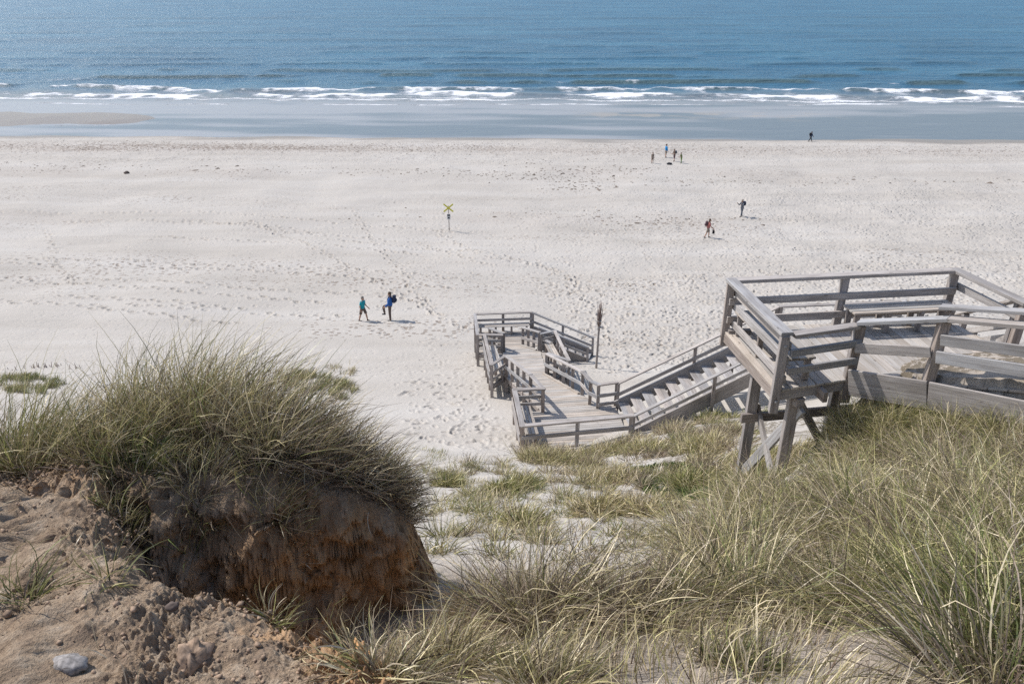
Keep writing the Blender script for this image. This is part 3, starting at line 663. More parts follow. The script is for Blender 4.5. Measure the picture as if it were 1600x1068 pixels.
# lower landing
land = thing('wooden_platform', ((LM['fl'][0]+LM['fr'][0])/2, 22.0, ZL-0.6), 'lower wooden landing at the foot of the long stairs, grass along its near railing', 'platform')
def p2(k): return (LM[k][0], LM[k][1])
mb = MB(); planks(mb, [p2('fl'), p2('fr'), p2('e1'), p2('cr'), p2('bm'), p2('bl')] if False else [p2('fl'), p2('fr'), (LM['e1'][0], LM['e1'][1]), p2('bl')], (1, 0.12), ZL, 0.14); mb.build('deck', M_DECK, land, 0.003)
one('edge_beam', M_POST, land, (*p2('fl'), ZL-.14), (*p2('fr'), ZL-.14), 0.06, 0.2)
one('edge_beam', M_POST, land, (*p2('fl'), ZL-.14), (*p2('bl'), ZL-.14), 0.06, 0.2)
one('edge_beam', M_POST, land, (*p2('bl'), ZL-.14), (*p2('cr'), ZL-.14), 0.06, 0.2)
railing(land, [(*p2('fl'), ZL), (*p2('fr'), ZL)], .95, 1.9, (0.55,), 0.13, 0.5, (0.17, 0.06), (0.05, 0.14), side=1)
railing(land, [(*p2('fl'), ZL), (*p2('bl'), ZL), (*p2('bm'), ZL)], .955, 1.2, (0.6, 0.3), 0.12, 0.45, (0.17, 0.06), (0.04, 0.12), side=-1, ends=(False, True))
railing(land, [(*p2('cr'), ZL), (*p2('e1'), ZL)], .95, 1.0, (0.55, 0.18), 0.12, 0.45, (0.15, 0.05), (0.04, 0.13), side=1)
bench(np.array(p2('bl'))+(0.1, -0.25), np.array(p2('fl'))+(0.1, 0.25), (1, 0.05), 'slatted bench in the left corner of the lower landing', ZL, 0.45, 0.44, 'benches along the boardwalk railings', 3)

# boardwalk down to the beach platform
ZF = 6.0
Lr = [np.array((*p2('bm'), ZL)), at(829, 584, ZL+.95)-(0, 0, .95), at(792, 556, 7.98)-(0, 0, .95)]
Rr = [np.array((*p2('cr'), ZL)), at(923, 594, ZL+.95)-(0, 0, .95), at(911, 580, ZL+.93)-(0, 0, .95), at(854, 552, 7.98)-(0, 0, .95)]
Lf = [at(787, 520, 7.28)-(0, 0, .95), at(765, 512, 6.98)-(0, 0, .95)]
Rf = [at(843, 518, 7.28)-(0, 0, .95), at(817, 511, 6.98)-(0, 0, .95)]
walk = thing('boardwalk', (0.8, 27.5, 6.2), 'sloping plank boardwalk with handrails leading from the lower landing down the beach', 'boardwalk')
secs = [(Lr[0], Rr[0]), (Lr[1], Rr[2]), (Lr[2], Rr[3]), (Lf[0], Rf[0]), (Lf[1], Rf[1])]
mb = MB()
for (l0, r0), (l1, r1) in zip(secs[:-1], secs[1:]):
    L = np.linalg.norm(((l1+r1)/2-(l0+r0)/2)[:2]); k = max(2, int(round(L/0.145)))
    for i in range(k):
        f0, f1 = i/k, (i+0.9)/k
        q = [lerp(l0, l1, f0), lerp(r0, r1, f0), lerp(r0, r1, f1), lerp(l0, l1, f1)]
        zc = {(float(a[0]), float(a[1])): a[2] for a in q}; dz = R.uniform(-.004, .004); zm_ = (q[0][2]+q[2][2])/2
        e = norm((q[1]-q[0])[:2]); e3 = np.array((e[0], e[1], 0))*R.uniform(0.02, 0.07)
        q[0] = q[0]-e3; q[3] = q[3]-e3; q[1] = q[1]+e3; q[2] = q[2]+e3
        mb.prism([(a[0], a[1]) for a in q][::1], 0.04, zm_+dz, e)
mb.build('deck', M_DECK, walk, 0.003)
for (l0, r0), (l1, r1) in zip(secs[:-1], secs[1:]):
    for a, b in ((l0, l1), (r0, r1)):
        one('joist', M_POST, walk, a+(0, 0, -.14), b+(0, 0, -.14), 0.07, 0.18)
kerb = dict(w=0.09, h=0.07)
one('kerb_board', M_DECK, walk, Rr[2]+(-.12, 0, .035), Rr[3]+(-.12, 0, .035), 0.09, 0.07)
one('kerb_board', M_DECK, walk, Rf[0]+(-.12, 0, .035), Rf[1]+(-.12, 0, .035), 0.09, 0.07)
def dn(p): return max(0.25, p[2]-gz(p[0], p[1])+0.15)
railing(walk, Lr, .95, 0.85, (0.5,), 0.12, dn, (0.15, 0.05), (0.035, 0.13), side=-1, ends=(False, True))
railing(walk, Rr, .95, 0.85, (0.5,), 0.12, dn, (0.15, 0.05), (0.035, 0.14), side=-1, ends=(False, True))
railing(walk, Lf, .95, 0.5, (0.45,), 0.12, dn, (0.15, 0.05), (0.035, 0.13), side=-1)
railing(walk, Rf, .95, 0.5, (0.45,), 0.12, dn, (0.15, 0.05), (0.035, 0.13), side=-1)
def slopez(p):
    y0, z0, y1, z1 = Lr[2][1], Lr[2][2], Lf[0][1], Lf[0][2]
    return z0+(z1-z0)*(p[1]-y0)/(y1-y0)
# side bays with benches
def bay(pa, pb, pc, pd, label, side, blabel, z0, z1):
    """pa near inner, pb near outer, pc far outer, pd far inner"""
    cc = (pa+pb+pc+pd)/4; t = thing('rest_bay', (cc[0], cc[1], gz(cc[0], cc[1])), label, 'platform', 'rest bays beside the boardwalk')
    zf = lambda p: z0+(z1-z0)*(p[1]-pa[1])/(pd[1]-pa[1])
    mb = MB(); planks(mb, [tuple(pa), tuple(pb), tuple(pc), tuple(pd)] if side > 0 else [tuple(pb), tuple(pa), tuple(pd), tuple(pc)], (1, 0), zf, 0.14); mb.build('deck', M_DECK, t, 0.003)
    one('edge_beam', M_POST, t, (*pa, z0-.13), (*pb, z0-.13), 0.08, 0.2); one('edge_beam', M_POST, t, (*pb, z0-.13), (*pc, z1-.13), 0.08, 0.2)
    railing(t, [v3(pa, z0), v3(pb, z0), v3(pc, z1), v3(pd, z1)], .92, 1.1, (0.62, 0.3), 0.11, dn, (0.14, 0.05), (0.035, 0.11), side=side)
    o = np.array((1.0 if side < 0 else -1.0, 0.05))
    bench(pb+o*0.1+(0, .25), pc+o*0.1+(0, -.25), o, blabel, zf, 0.40, 0.42, 'benches along the boardwalk railings', 3)
bay(Lr[2][:2]+(-.08, 0.1), at(768, 569, Lr[2][2]+.92)[:2], at(757, 522, Lf[0][2]+.92)[:2], Lf[0][:2]+(-.08, -.1), 'railed wooden rest bay on the left side of the boardwalk', -1, 'slatted bench in the left rest bay of the boardwalk', Lr[2][2], Lf[0][2])
bay(Rr[3][:2]+(.08, 0.1), at(889, 562, Rr[3][2]+.92)[:2], at(867, 516, Rf[0][2]+.92)[:2], Rf[0][:2]+(.08, -.1), 'railed wooden rest bay on the right side of the boardwalk', 1, 'slatted bench in the right rest bay of the boardwalk', Rr[3][2], Rf[0][2])

# far platform on the beach
F_ = {'nl': at(746, 522, ZF+.95), 'fl': at(742, 490, ZF+.95), 'fr': at(830, 487, ZF+.95), 'nm': at(786, 523, ZF+.95), 'nr': at(841, 511, ZF+.95)}
farp = thing('wooden_platform', (-0.4, 33.2, ZF-0.8), 'farthest low wooden platform at the beach end of the boardwalk', 'platform')
fp = {k: (v[0], v[1]) for k, v in F_.items()}
mb = MB(); planks(mb, [fp['nl'], fp['nr'], fp['fr'], fp['fl']], (1, 0), ZF-0.006, 0.14); mb.build('deck', M_DECK, farp, 0.003)
for a, b in (('nl', 'nm'), ('nl', 'fl'), ('fl', 'fr')): one('edge_beam', M_POST, farp, (*fp[a], ZF-.15), (*fp[b], ZF-.15), 0.08, 0.2)
railing(farp, [(*fp['nm'], ZF), (*fp['nl'], ZF), (*fp['fl'], ZF), (*fp['fr'], ZF)], .95, 1.4, (0.66, 0.36), 0.12, dn, (0.15, 0.05), (0.035, 0.12), side=1)
bench(np.array(fp['fl'])+(.15, -.1), np.array(fp['fr'])+(-.1, -.1), (0, -1), 'slatted bench along the far railing of the beach platform', ZF, 0.42, 0.44, 'benches along the boardwalk railings', 4)
e1 = at(926, 526, 5.98); e2 = at(919, 541, 5.98)
def gl(p): return np.array((p[0], p[1], gz(p[0], p[1])+0.08))
zst = gl(e1)[2]
staircase('wooden_staircase', 'short low staircase with long handrails going down to the sand from the beach platform',
    (e1[0], e1[1]-.1, zst), (e2[0], e2[1]+.1, zst), (fp['fr'][0]+.06, fp['fr'][1]-.12, ZF), (fp['nr'][0]+.06, fp['nr'][1]+.12, ZF), 7, legs_under=False, sp=1.5, h=0.93)

# ------------------------------------------------------------------ round pole with a brushwood top, and the beach sign
def tube(V, F, p0, p1, r0, r1, n=8, rings=1, bend=None):
    p0 = np.array(p0, float); p1 = np.array(p1, float); d = norm(p1-p0); a = norm(np.cross(d, (0.31, 0.95, 0.1))); b = np.cross(d, a)
    base = len(V)
    for k in range(rings+1):
        f = k/rings; c = lerp(p0, p1, f)+(bend*4*f*(1-f) if bend is not None else 0); r = r0*(1-f)+r1*f
        for i in range(n):
            t = 2*math.pi*i/n; V.append(c+(a*math.cos(t)+b*math.sin(t))*r)
    for k in range(rings):
        for i in range(n):
            j = (i+1) % n; F.append((base+k*n+i, base+k*n+j, base+(k+1)*n+j, base+(k+1)*n+i))
    ca, cb = len(V), len(V)+1; V.append(p0); V.append(p1)
    for i in range(n):
        j = (i+1) % n; F.append((ca, base+j, base+i, ca)); F.append((cb, base+rings*n+i, base+rings*n+j, cb))
def poly_obj(name, V, F, m, parent=None, smooth=True):
    me = bpy.data.meshes.new(name); F2 = [tuple(dict.fromkeys(f)) for f in F]
    me.from_pydata([tuple(v) for v in V], [], F2); me.materials.append(m); me.update()
    if smooth: me.polygons.foreach_set('use_smooth', np.ones(len(me.polygons), bool))
    if not me.uv_layers: me.uv_layers.new(name='uv')
    if m in (M_POST, M_RAIL, M_DECK):
        ca = me.color_attributes.new('tint', 'FLOAT_COLOR', 'POINT'); ca.data.foreach_set('color', np.ones(4*len(V), np.float32))
    o = bpy.data.objects.new(name, me); COL.objects.link(o)
    if parent is not None: o.parent = parent
    return o
z_ = 5.7
for _ in range(10): q = at(931.5, 575, z_); z_ = gz(q[0], q[1])
pole = thing('brushwood_pole', (q[0], q[1], z_), 'tall wooden pole with a bundle of dark twigs on top, standing in the sand pit', 'pole')
HP = (575-482)*np.linalg.norm(q-CAM)/(FPX*0.88)
V, F = [], []; tube(V, F, (0, 0, -0.4), (0.03, 0, HP*0.80), 0.055, 0.045, 10, 4); poly_obj('mast', V, F, M_POST, pole)
V, F = [], []
for k in range(34):
    a = R.rand()*6.28; r0 = R.uniform(0, 0.06); z0 = HP*R.uniform(0.60, 0.72); z1 = HP*R.uniform(0.86, 1.07); r1 = r0+R.uniform(-0.03, 0.14)
    tube(V, F, (r0*math.cos(a)+.03, r0*math.sin(a), z0), (r1*math.cos(a+.3)+.03, r1*math.sin(a+.3), z1), 0.013, 0.006, 5, 3, np.array((R.uniform(-.03, .03), R.uniform(-.03, .03), 0)))
for k in range(9):
    a = R.rand()*6.28; z0 = HP*R.uniform(0.64, 0.9)
    tube(V, F, (.06*math.cos(a)+.03, .06*math.sin(a), z0), (.25*math.cos(a)+.03, .25*math.sin(a), z0+R.uniform(-.1, .3)), 0.009, 0.004, 4, 2)
poly_obj('twig_bundle', V, F, M_TWIG, pole)
V, F = [], []
for zz in (0.66, 0.76): tube(V, F, (0.03, 0, HP*zz), (0.03, 0, HP*zz+0.03), 0.10, 0.10, 10)
poly_obj('binding', V, F, M_METAL, pole)

q = W2(702, 360)
sign = thing('beach_sign', (q[0], q[1], gz(q[0], q[1])), 'yellow crossed-boards sign with a small white notice on a thin post', 'sign')
V, F = [], []; tube(V, F, (0, 0, -0.3), (0, 0, 2.15), 0.035, 0.035, 10); poly_obj('post', V, F, M_POST, sign)
for s in (-1, 1):
    b = MB(); c = np.array(sign.location)+(0, -0.06-0.022*(s > 0), 1.98); b.beam(c+(-.40, 0, -.33*s), c+(.40, 0, .33*s), 0.02, 0.12, up=(0, 0, 1)); b.build('cross_board', M_YELLOW, sign)
b = MB(); c = np.array(sign.location)+(0, -0.055, 1.22); b.beam(c+(0, 0, -.24), c+(0, 0, .24), 0.30, 0.02, up=(0, -1, 0)); pl = b.build('notice_plate', M_WHITE, sign)
b = MB(); b.beam(c+(0, -.014, .05), c+(0, -.014, .19), 0.22, 0.006, up=(0, -1, 0)); b.beam(c+(0, -.014, -.17), c+(0, -.014, -.02), 0.16, 0.006, up=(0, -1, 0)); b.build('print', M_DARK, pl, 0)

# ------------------------------------------------------------------ people
M_SKIN = plain('skin', (0.42, 0.26, 0.19), 0.6, 0.05); M_HAIR = plain('hair', (0.09, 0.06, 0.04), 0.6, 0.2); M_HAIRG = plain('grey_hair', (0.22, 0.20, 0.18), 0.6, 0.2)
CL = {k: plain('cloth_'+k, c, 0.9, 0.08, 12) for k, c in dict(turquoise=(0.02, 0.30, 0.36), blue=(0.035, 0.12, 0.36), sky=(0.02, 0.25, 0.55), dark=(0.035, 0.037, 0.045),
      brown=(0.13, 0.10, 0.085), olive=(0.09, 0.12, 0.05), grey=(0.13, 0.14, 0.16), coral=(0.45, 0.17, 0.15), tan=(0.27, 0.22, 0.18), navy=(0.03, 0.04, 0.075), black=(0.02, 0.02, 0.022), green=(0.12, 0.22, 0.05), plum=(0.10, 0.06, 0.07)).items()}
def person(px, py, hpx, face, label, legs, arms, top, bottom, lean=0.0, hair=M_HAIR, short_leg=True, long_sleeve=False, pack=None, pack_label=None, hat=None, group=None, skirt=False, hold=None):
    """legs/arms: ((hip flex, knee flex), ...) in degrees for left, right; face: heading in degrees (0 = +X, 90 = away)"""
    q = W2(px, py); gzz = gz(q[0], q[1]); dist = np.linalg.norm(q-CAM)
    H = hpx*dist/(FPX*(math.cos(math.atan2(CAM[2]-gzz, q[1])))); H = min(max(H, 1.1), 1.86); k = H/1.75
    f = np.array((math.cos(face*D2), math.sin(face*D2), 0)); s = np.array((f[1], -f[0], 0)); up = np.array((0, 0, 1.0))   # s = right side
    def dirn(a): return -up*math.cos(a*D2)+f*math.sin(a*D2)
    def leg_(h, kn, sd_, L1=.43, L2=.42):
        hip = s*sd_*0.095+up*0.0; kp = hip+dirn(h)*L1+s*sd_*0.015; ap = kp+dirn(h-kn)*L2; return hip, kp, ap
    lg = [leg_(*legs[0], -1), leg_(*legs[1], 1)]
    low = min(l_[2][2] for l_ in lg)-0.075; pel = -low
    P = lambda v: (np.asarray(v)+up*pel)*k
    tl = lean*D2; tu = up*math.cos(tl)+f*math.sin(tl)
    chest = tu*0.36; neck = tu*0.50; head = neck+tu*0.17+f*0.02
    root = bpy.data.objects  # body is the thing itself
    def rem(name, parts, m, vox, parent=None):
        V, F = [], []
        for it in parts:
            if it[0] == 't': tube(V, F, P(it[1]), P(it[2]), it[3]*k, it[4]*k, 12, 2)
            else:   # ellipsoid c, axes
                c, ax = P(it[1]), it[2]; b0 = len(V); nn, mm_ = 12, 8
                M = np.stack([s, f, up], 1)
                for i in range(mm_+1):
                    th = math.pi*i/mm_
                    for j in range(nn):
                        p_ = 2*math.pi*j/nn; V.append(c+M@(np.array((math.sin(th)*math.cos(p_)*ax[0], math.sin(th)*math.sin(p_)*ax[1], math.cos(th)*ax[2]))*k))
                for i in range(mm_):
                    for j in range(nn):
                        j2 = (j+1) % nn; F.append((b0+i*nn+j, b0+(i+1)*nn+j, b0+(i+1)*nn+j2, b0+i*nn+j2))
        o = poly_obj(name, V, F, m, parent); r = o.modifiers.new('remesh', 'REMESH'); r.mode = 'VOXEL'; r.voxel_size = vox; r.use_smooth_shade = True
        sm = o.modifiers.new('smooth', 'SMOOTH'); sm.iterations = 2; sm.factor = 0.5
        return o
    body = [('t', (0, 0, 0), chest, 0.10, 0.125), ('e', (0, 0, 0.0), (.15, .105, .12)), ('e', chest, (.165, .11, .15)), ('t', chest, neck+tu*0.06, 0.06, 0.05),
            ('e', head, (.075, .092, .118)), ('e', head+f*.09-up*.02, (.014, .022, .02)), ('e', head+s*.078, (.014, .022, .03)), ('e', head-s*.078, (.014, .022, .03)),
            ('e', head+f*.055-up*.075, (.04, .035, .03))]
    sleeves = []; hands = []
    for sd_, (sf, el, ab) in zip((-1, 1), arms):
        sh = chest+tu*0.085+s*sd_*0.185; d1 = norm(dirn(sf)+s*sd_*math.tan(ab*D2)); e_ = sh+d1*0.29; d2 = norm(dirn(sf+el)+s*sd_*math.tan(ab*D2)*0.4); w_ = e_+d2*0.25
        body += [('t', chest+tu*0.10, sh, 0.055, 0.055), ('t', sh, e_, 0.05, 0.04), ('t', e_, w_, 0.04, 0.026), ('t', w_, w_+d2*0.085, 0.03, 0.036)]
        for q_ in range(4):
            o_ = norm(np.cross(d2, s))*(0.027-0.018*q_); pk = w_+d2*0.08+o_; l_ = (.075, .085, .08, .065)[q_]
            body += [('t', pk, pk+d2*l_*.55, .0095, .009), ('t', pk+d2*l_*.55, pk+norm(d2+f*.5)*l_, .009, .0075)]
        th_ = norm(np.cross(d2, s)); body += [('t', w_+d2*.02+th_*.02, w_+d2*.06+th_*.055, .012, .010)]
        hands.append(w_+d2*0.1)
        sleeves += [('t', sh-s*sd_*.03, sh, .075, .075), ('t', sh, e_ if long_sleeve else lerp(sh, e_, .7), .07, .058)]
        if long_sleeve: sleeves += [('t', e_, lerp(e_, w_, .92), .056, .045)]
    pants, shoes = [], []
    for hip, kp, ap in lg:
        body += [('t', hip, kp, .082, .055), ('t', kp, lerp(kp, ap, .35), .052, .058), ('t', lerp(kp, ap, .35), ap, .058, .036), ('t', ap-up*.03-f*.03, ap-up*.045+f*.15, .035, .028)]
        shoes += [('t', ap-up*.035-f*.05, ap-up*.042+f*.16, .043, .036), ('t', ap+up*.02, ap-up*.03, .045, .045)]
        if short_leg: pants += [('t', hip, lerp(hip, kp, .95), .105, .09)]
        else: pants += [('t', hip, kp, .102, .075), ('t', kp, lerp(kp, ap, .93), .075, .06)]
    bo = rem('person', body, M_SKIN, 0.0115*k); bo.location = (q[0], q[1], gzz-0.012)
    tag(bo, label, 'person', group)
    rem('shirt', [('t', up*.0, chest, .145, .155), ('e', up*.03, (.178, .135, .12)), ('e', chest, (.19, .137, .165)), ('t', chest+tu*.1, neck-tu*.01, .10, .065)]+sleeves, CL[top], 0.018*k, bo)
    if skirt: pants += [('t', up*.02, -up*.36, .15, .22)]
    rem('shorts' if short_leg else 'trousers', [('e', -up*.02, (.172, .13, .12))]+pants, CL[bottom], 0.018*k, bo)
    rem('shoe', shoes[:2], CL['dark'], 0.012*k, bo); rem('shoe', shoes[2:], CL['dark'], 0.012*k, bo)
    rem('hat' if hat else 'hair', [('e', head+up*.035-f*.016, (.088, .102, .105))]+([('e', head+up*.03+f*.03, (.12, .13, .02))] if hat else [('e', head-f*.05-up*.03, (.07, .05, .08))]), CL[hat] if hat else hair, 0.012*k, bo)
    if pack:
        c = P(chest-f*.24+tu*.02); pr_ = thing('backpack', np.array(bo.location)+c, pack_label, 'backpack')
        V, F = [], []
        for (cc, ax, key) in ((np.zeros(3), (.15, .10, .22), 'b'),):
            M = np.stack([s, f, tu], 1); b0 = 0; nn, mm_ = 16, 12
            for i in range(mm_+1):
                th = math.pi*i/mm_
                for j in range(nn):
                    p_ = 2*math.pi*j/nn; e = lambda v, p: math.copysign(abs(v)**p, v)
                    V.append(M@(np.array((e(math.sin(th), .5)*e(math.cos(p_), .5)*ax[0], e(math.sin(th), .5)*e(math.sin(p_), .5)*ax[1], e(math.cos(th), .6)*ax[2]))*k))
            for i in range(mm_):
                for j in range(nn): F.append((i*nn+j, (i+1)*nn+j, (i+1)*nn+(j+1) % nn, i*nn+(j+1) % nn))
        poly_obj('bag', V, F, CL[pack], pr_)
        V2 = [v*np.array((.72, .72, .42))-f*.075*k-np.array((0, 0, .08*k)) for v in V]; poly_obj('pocket', V2, F, CL[pack], pr_)
        for sd_ in (-1, 1):
            V, F = [], []; o0 = s*sd_*.10
            tube(V, F, (o0+f*.08+tu*.14)*k, (o0+f*.26+tu*.19)*k, .018, .018, 6); tube(V, F, (o0+f*.26+tu*.19)*k, (o0+f*.37+tu*.0)*k, .018, .018, 6); tube(V, F, (o0+f*.37+tu*.0)*k, (o0+f*.14-tu*.14)*k, .016, .014, 6)
            poly_obj('strap', V, F, CL['black'], pr_)
    if hold:
        c = P(hands[1]); hr = thing('bag', np.array(bo.location)+c-(0, 0, .05), hold, 'bag')
        V, F = [], []; tube(V, F, (0, 0, -.32), (0, 0, -.08), .10, .085, 10, 3); poly_obj('pouch', V, F, CL['black'], hr)
        V, F = [], []; tube(V, F, (-.05, 0, -.09), (0, 0, .03), .01, .01, 6); tube(V, F, (.05, 0, -.09), (0, 0, .03), .01, .01, 6); poly_obj('handle', V, F, CL['black'], hr)
    return bo
person(568, 501, 39, -20, 'person in a turquoise T-shirt and dark shorts walking beside a hiker on the beach', ((22, 12), (-14, 4)), ((8, 38, 8), (-14, 30, 8)), 'turquoise', 'brown', 5, M_HAIRG, True)
person(611, 500, 44, 178, 'person in a blue top and dark trousers with one knee raised high', ((2, 3), (70, 78)), ((12, 38, 10), (-5, 45, 10)), 'blue', 'brown', -3, M_HAIR, False, True, 'navy', 'dark blue backpack on the hiker with the raised knee')
person(1019, 255, 17, -60, 'person standing apart at the left of the small group near the waterline', ((2, 2), (-2, 2)), ((5, 12, 6), (0, 12, 6)), 'tan', 'tan', 0, M_HAIR, True)
person(1040, 246, 20, 20, 'person in a bright blue jacket standing in the group near the waterline', ((4, 2), (-5, 2)), ((8, 20, 10), (4, 20, 10)), 'sky', 'tan', 0, M_HAIR, True, True)
person(1053, 252, 18, 200, 'person in brown clothes with a small backpack, between two others of the group', ((6, 4), (-6, 3)), ((25, 60, 6), (20, 60, 6)), 'brown', 'plum', 4, M_HAIR, True, False, 'grey', 'grey backpack worn in the group near the waterline')
person(1064, 255, 16, 190, 'short person in olive green at the right edge of the small group', ((5, 8), (-4, 5)), ((22, 50, 6), (22, 50, 6)), 'olive', 'green', 10, M_HAIR, False)
person(1158, 338, 25.5, 205, 'walker in dark grey clothes with folded arms and a backpack, farther of two hikers', ((12, 5), (-10, 4)), ((35, 95, 14), (30, 100, 14)), 'grey', 'grey', 5, M_HAIR, False, True, 'navy', 'navy backpack on the farther of the two hikers', hat='tan')
person(1105, 371, 28.5, -5, 'walker in a coral top and tan shorts, nearer of two hikers, bag in hand', ((16, 14), (-14, 8)), ((20, 20, 6), (26, 25, 6)), 'coral', 'tan', 6, M_HAIR, True, False, 'plum', 'dark plum backpack on the walker in coral', hold='small black bag hanging from the hand of the walker in coral')
person(1266, 221, 14.5, 10, 'lone dark-clad person striding along the water edge', ((24, 8), (-24, 6)), ((-20, 15, 6), (22, 20, 6)), 'navy', 'black', 3, M_HAIR, False, True, 'black', 'black backpack on the lone person by the water')
# heap of bags beside the group, a dark lump far left
def lump(name, px, py, sz, m, label, cat, seed, z=None, rough=1.0):
    q = W2(px, py); V, F = [], []; rr = np.random.RandomState(seed); nn, mm_ = 18, 12; ofs = rr.rand(3)*50
    for i in range(mm_+1):
        th = math.pi*i/mm_
        for j in range(nn):
            p_ = 2*math.pi*j/nn; d = np.array((math.sin(th)*math.cos(p_), math.sin(th)*math.sin(p_), math.cos(th)))
            w = 1+rough*0.42*float(noise(np.array([d[0]*1.6+ofs[0]+d[2]]), np.array([d[1]*1.6+ofs[1]]))[0])+rough*0.12*float(noise(np.array([d[0]*5+ofs[2]]), np.array([d[1]*5+d[2]*4]))[0])
            V.append(d*np.array(sz)*w)
    for i in range(mm_):
        for j in range(nn): F.append((i*nn+j, (i+1)*nn+j, (i+1)*nn+(j+1) % nn, i*nn+(j+1) % nn))
    o = poly_obj(name, V, F, m); o.location = (q[0], q[1], (gz(q[0], q[1]) if z is None else z)+sz[2]*0.45); tag(o, label, cat); return o
lump('bag', 1046, 257, (.34, .22, .16), CL['dark'], 'dark bag lying on the sand in front of the small group', 'bag', 3)
lump('driftwood_lump', 198, 271, (.30, .22, .17), CL['brown'], 'dark lump lying alone on the pale beach at far left', 'driftwood', 5)

# ------------------------------------------------------------------ grass
def blades(roots, L, az, lean, droop, wind=(0.55, -0.05), wid=0.004, seg=6, rs=None, tone=None, curl=0.0):
    """curved tapering ribbons; returns V, F, colour arrays"""
    n = len(roots); rs = rs or R; wid = np.asarray(wid)*1.25
    d = np.stack([np.cos(az)*np.sin(lean), np.sin(az)*np.sin(lean), np.cos(lean)], 1)
    wd = np.stack([np.full(n, wind[0]), np.full(n, wind[1]), np.zeros(n)], 1)*rs.uniform(.4, 1.3, (n, 1))
    wd += rs.normal(0, 0.30, (n, 3)); kk = rs.rand(n) < 0.12; wd[kk] *= 2.2; wd[kk, 2] -= 0.5; wd[:, 2] -= droop
    p = roots.copy(); P = [p.copy()]; Dn = []
    for k in range(seg):
        f = (k+0.5)/seg; dd = d+wd*(f**1.6)*1.5; dd /= np.linalg.norm(dd, axis=1, keepdims=True); p = p+dd*(L/seg)[:, None]; P.append(p.copy()); Dn.append(dd)
    Dn.append(Dn[-1]); tw = rs.rand(n)*np.pi*2; ref = np.stack([np.cos(tw), np.sin(tw), rs.uniform(-.2, .2, n)], 1)
    V = np.zeros((n, (seg+1)*2, 3), np.float32); C = np.zeros((n, (seg+1)*2, 4), np.float32); w = np.broadcast_to(np.asarray(wid), (n,))*rs.uniform(.7, 1.3, n)
    for k in range(seg+1):
        f = k/seg; sx = np.cross(Dn[k], ref); sx /= np.linalg.norm(sx, axis=1, keepdims=True)+1e-9; hw = (w*(1-f**2.2)*0.5+0.0004)[:, None]
        V[:, 2*k] = P[k]-sx*hw; V[:, 2*k+1] = P[k]+sx*hw
        C[:, 2*k, 0] = C[:, 2*k+1, 0] = tone; C[:, 2*k, 1] = C[:, 2*k+1, 1] = f; C[:, :, 3] = 1
    C[:, :, 2] = rs.rand(n)[:, None]
    b = (np.arange(n)*(seg+1)*2)[:, None]; F = []
    for k in range(seg): F.append(np.stack([b[:, 0]+2*k, b[:, 0]+2*k+1, b[:, 0]+2*k+3, b[:, 0]+2*k+2], 1))
    return V.reshape(-1, 3), np.concatenate(F), C.reshape(-1, 4)
def tones(rs, n, mean, sp):
    """0 green .. 0.8 straw .. 1 dead brown"""
    return np.clip(rs.normal(mean, sp, n), 0, 1)
def grass_obj(name, parts, m, loc=(0, 0, 0)):
    V, F, C = [], [], []; b = 0
    for v, f, c in parts: V.append(v-np.array(loc, np.float32)); F.append(f+b); C.append(c); b += len(v)
    V = np.concatenate(V); F = np.concatenate(F); C = np.concatenate(C)
    o = mesh_obj(name, V, F, m); o.location = loc
    ca = o.data.color_attributes.new('blade', 'FLOAT_COLOR', 'POINT'); ca.data.foreach_set('color', C.astype(np.float32).ravel()); return o
def zs(x, y): return ground(x, y, True)[0]
def tussock(x, y, rad, n_, L, tone=0.45, sp=0.2, label='', group=None, wind=(0.5, -0.05), droop=0.25, dead=0.25, wid=0.0045, spread=0.55, seg=6, seed=0, name='marram_tussock', m=None):
    rs = np.random.RandomState(seed+int(abs(x*1000)+abs(y*777)) % 100000)
    n = int(n_*(0.55 if n_ > 1000 else 0.85)); r = rad*np.sqrt(rs.rand(n)); a = rs.rand(n)*2*np.pi; X = x+r*np.cos(a); Y = y+r*np.sin(a)*0.8
    t_ = (X-5.33)*0.695-(Y-10.72)*0.719; o_ = (X-5.33)*0.719+(Y-10.72)*0.695; k_ = ~((t_ > -0.1) & (o_ > -0.08) & (X > 5) & (X < 14))
    X, Y, r, a = X[k_], Y[k_], r[k_], a[k_]; n = len(X)
    rt = np.stack([X, Y, zs(X, Y)-0.02], 1); Ln = L*rs.triangular(.35, .8, 1.2, n)*(1-0.25*(r/rad)); az = a+rs.normal(0, .8, n); ln = np.abs(rs.normal(0.14, .20, n))+spread*(r/rad)
    tn = tones(rs, n, tone, sp); k = rs.rand(n) < dead; tn[k] = rs.uniform(.85 if dead > .5 else .74, 1.0, k.sum()); Ln[k] *= rs.uniform(.4, 1.0, k.sum()); ln[k] += rs.uniform(0, .9, k.sum())
    v = blades(rt, Ln, az, ln, droop, wind, wid, seg, rs, tn)
    o = grass_obj(name, [v], m or M_GRASS, (x, y, gz(x, y))); tag(o, label, 'grass tussock', group); return o
def nearpt(px, py):
    """first ground point along a view ray"""
    d = ray(px, py); t = np.arange(1.5, 60, 0.02); P = CAM[None]+d[None]*t[:, None]; z, _, _ = ground(P[:, 0], P[:, 1], False)
    i = np.argmax(P[:, 2] < z); return P[i]
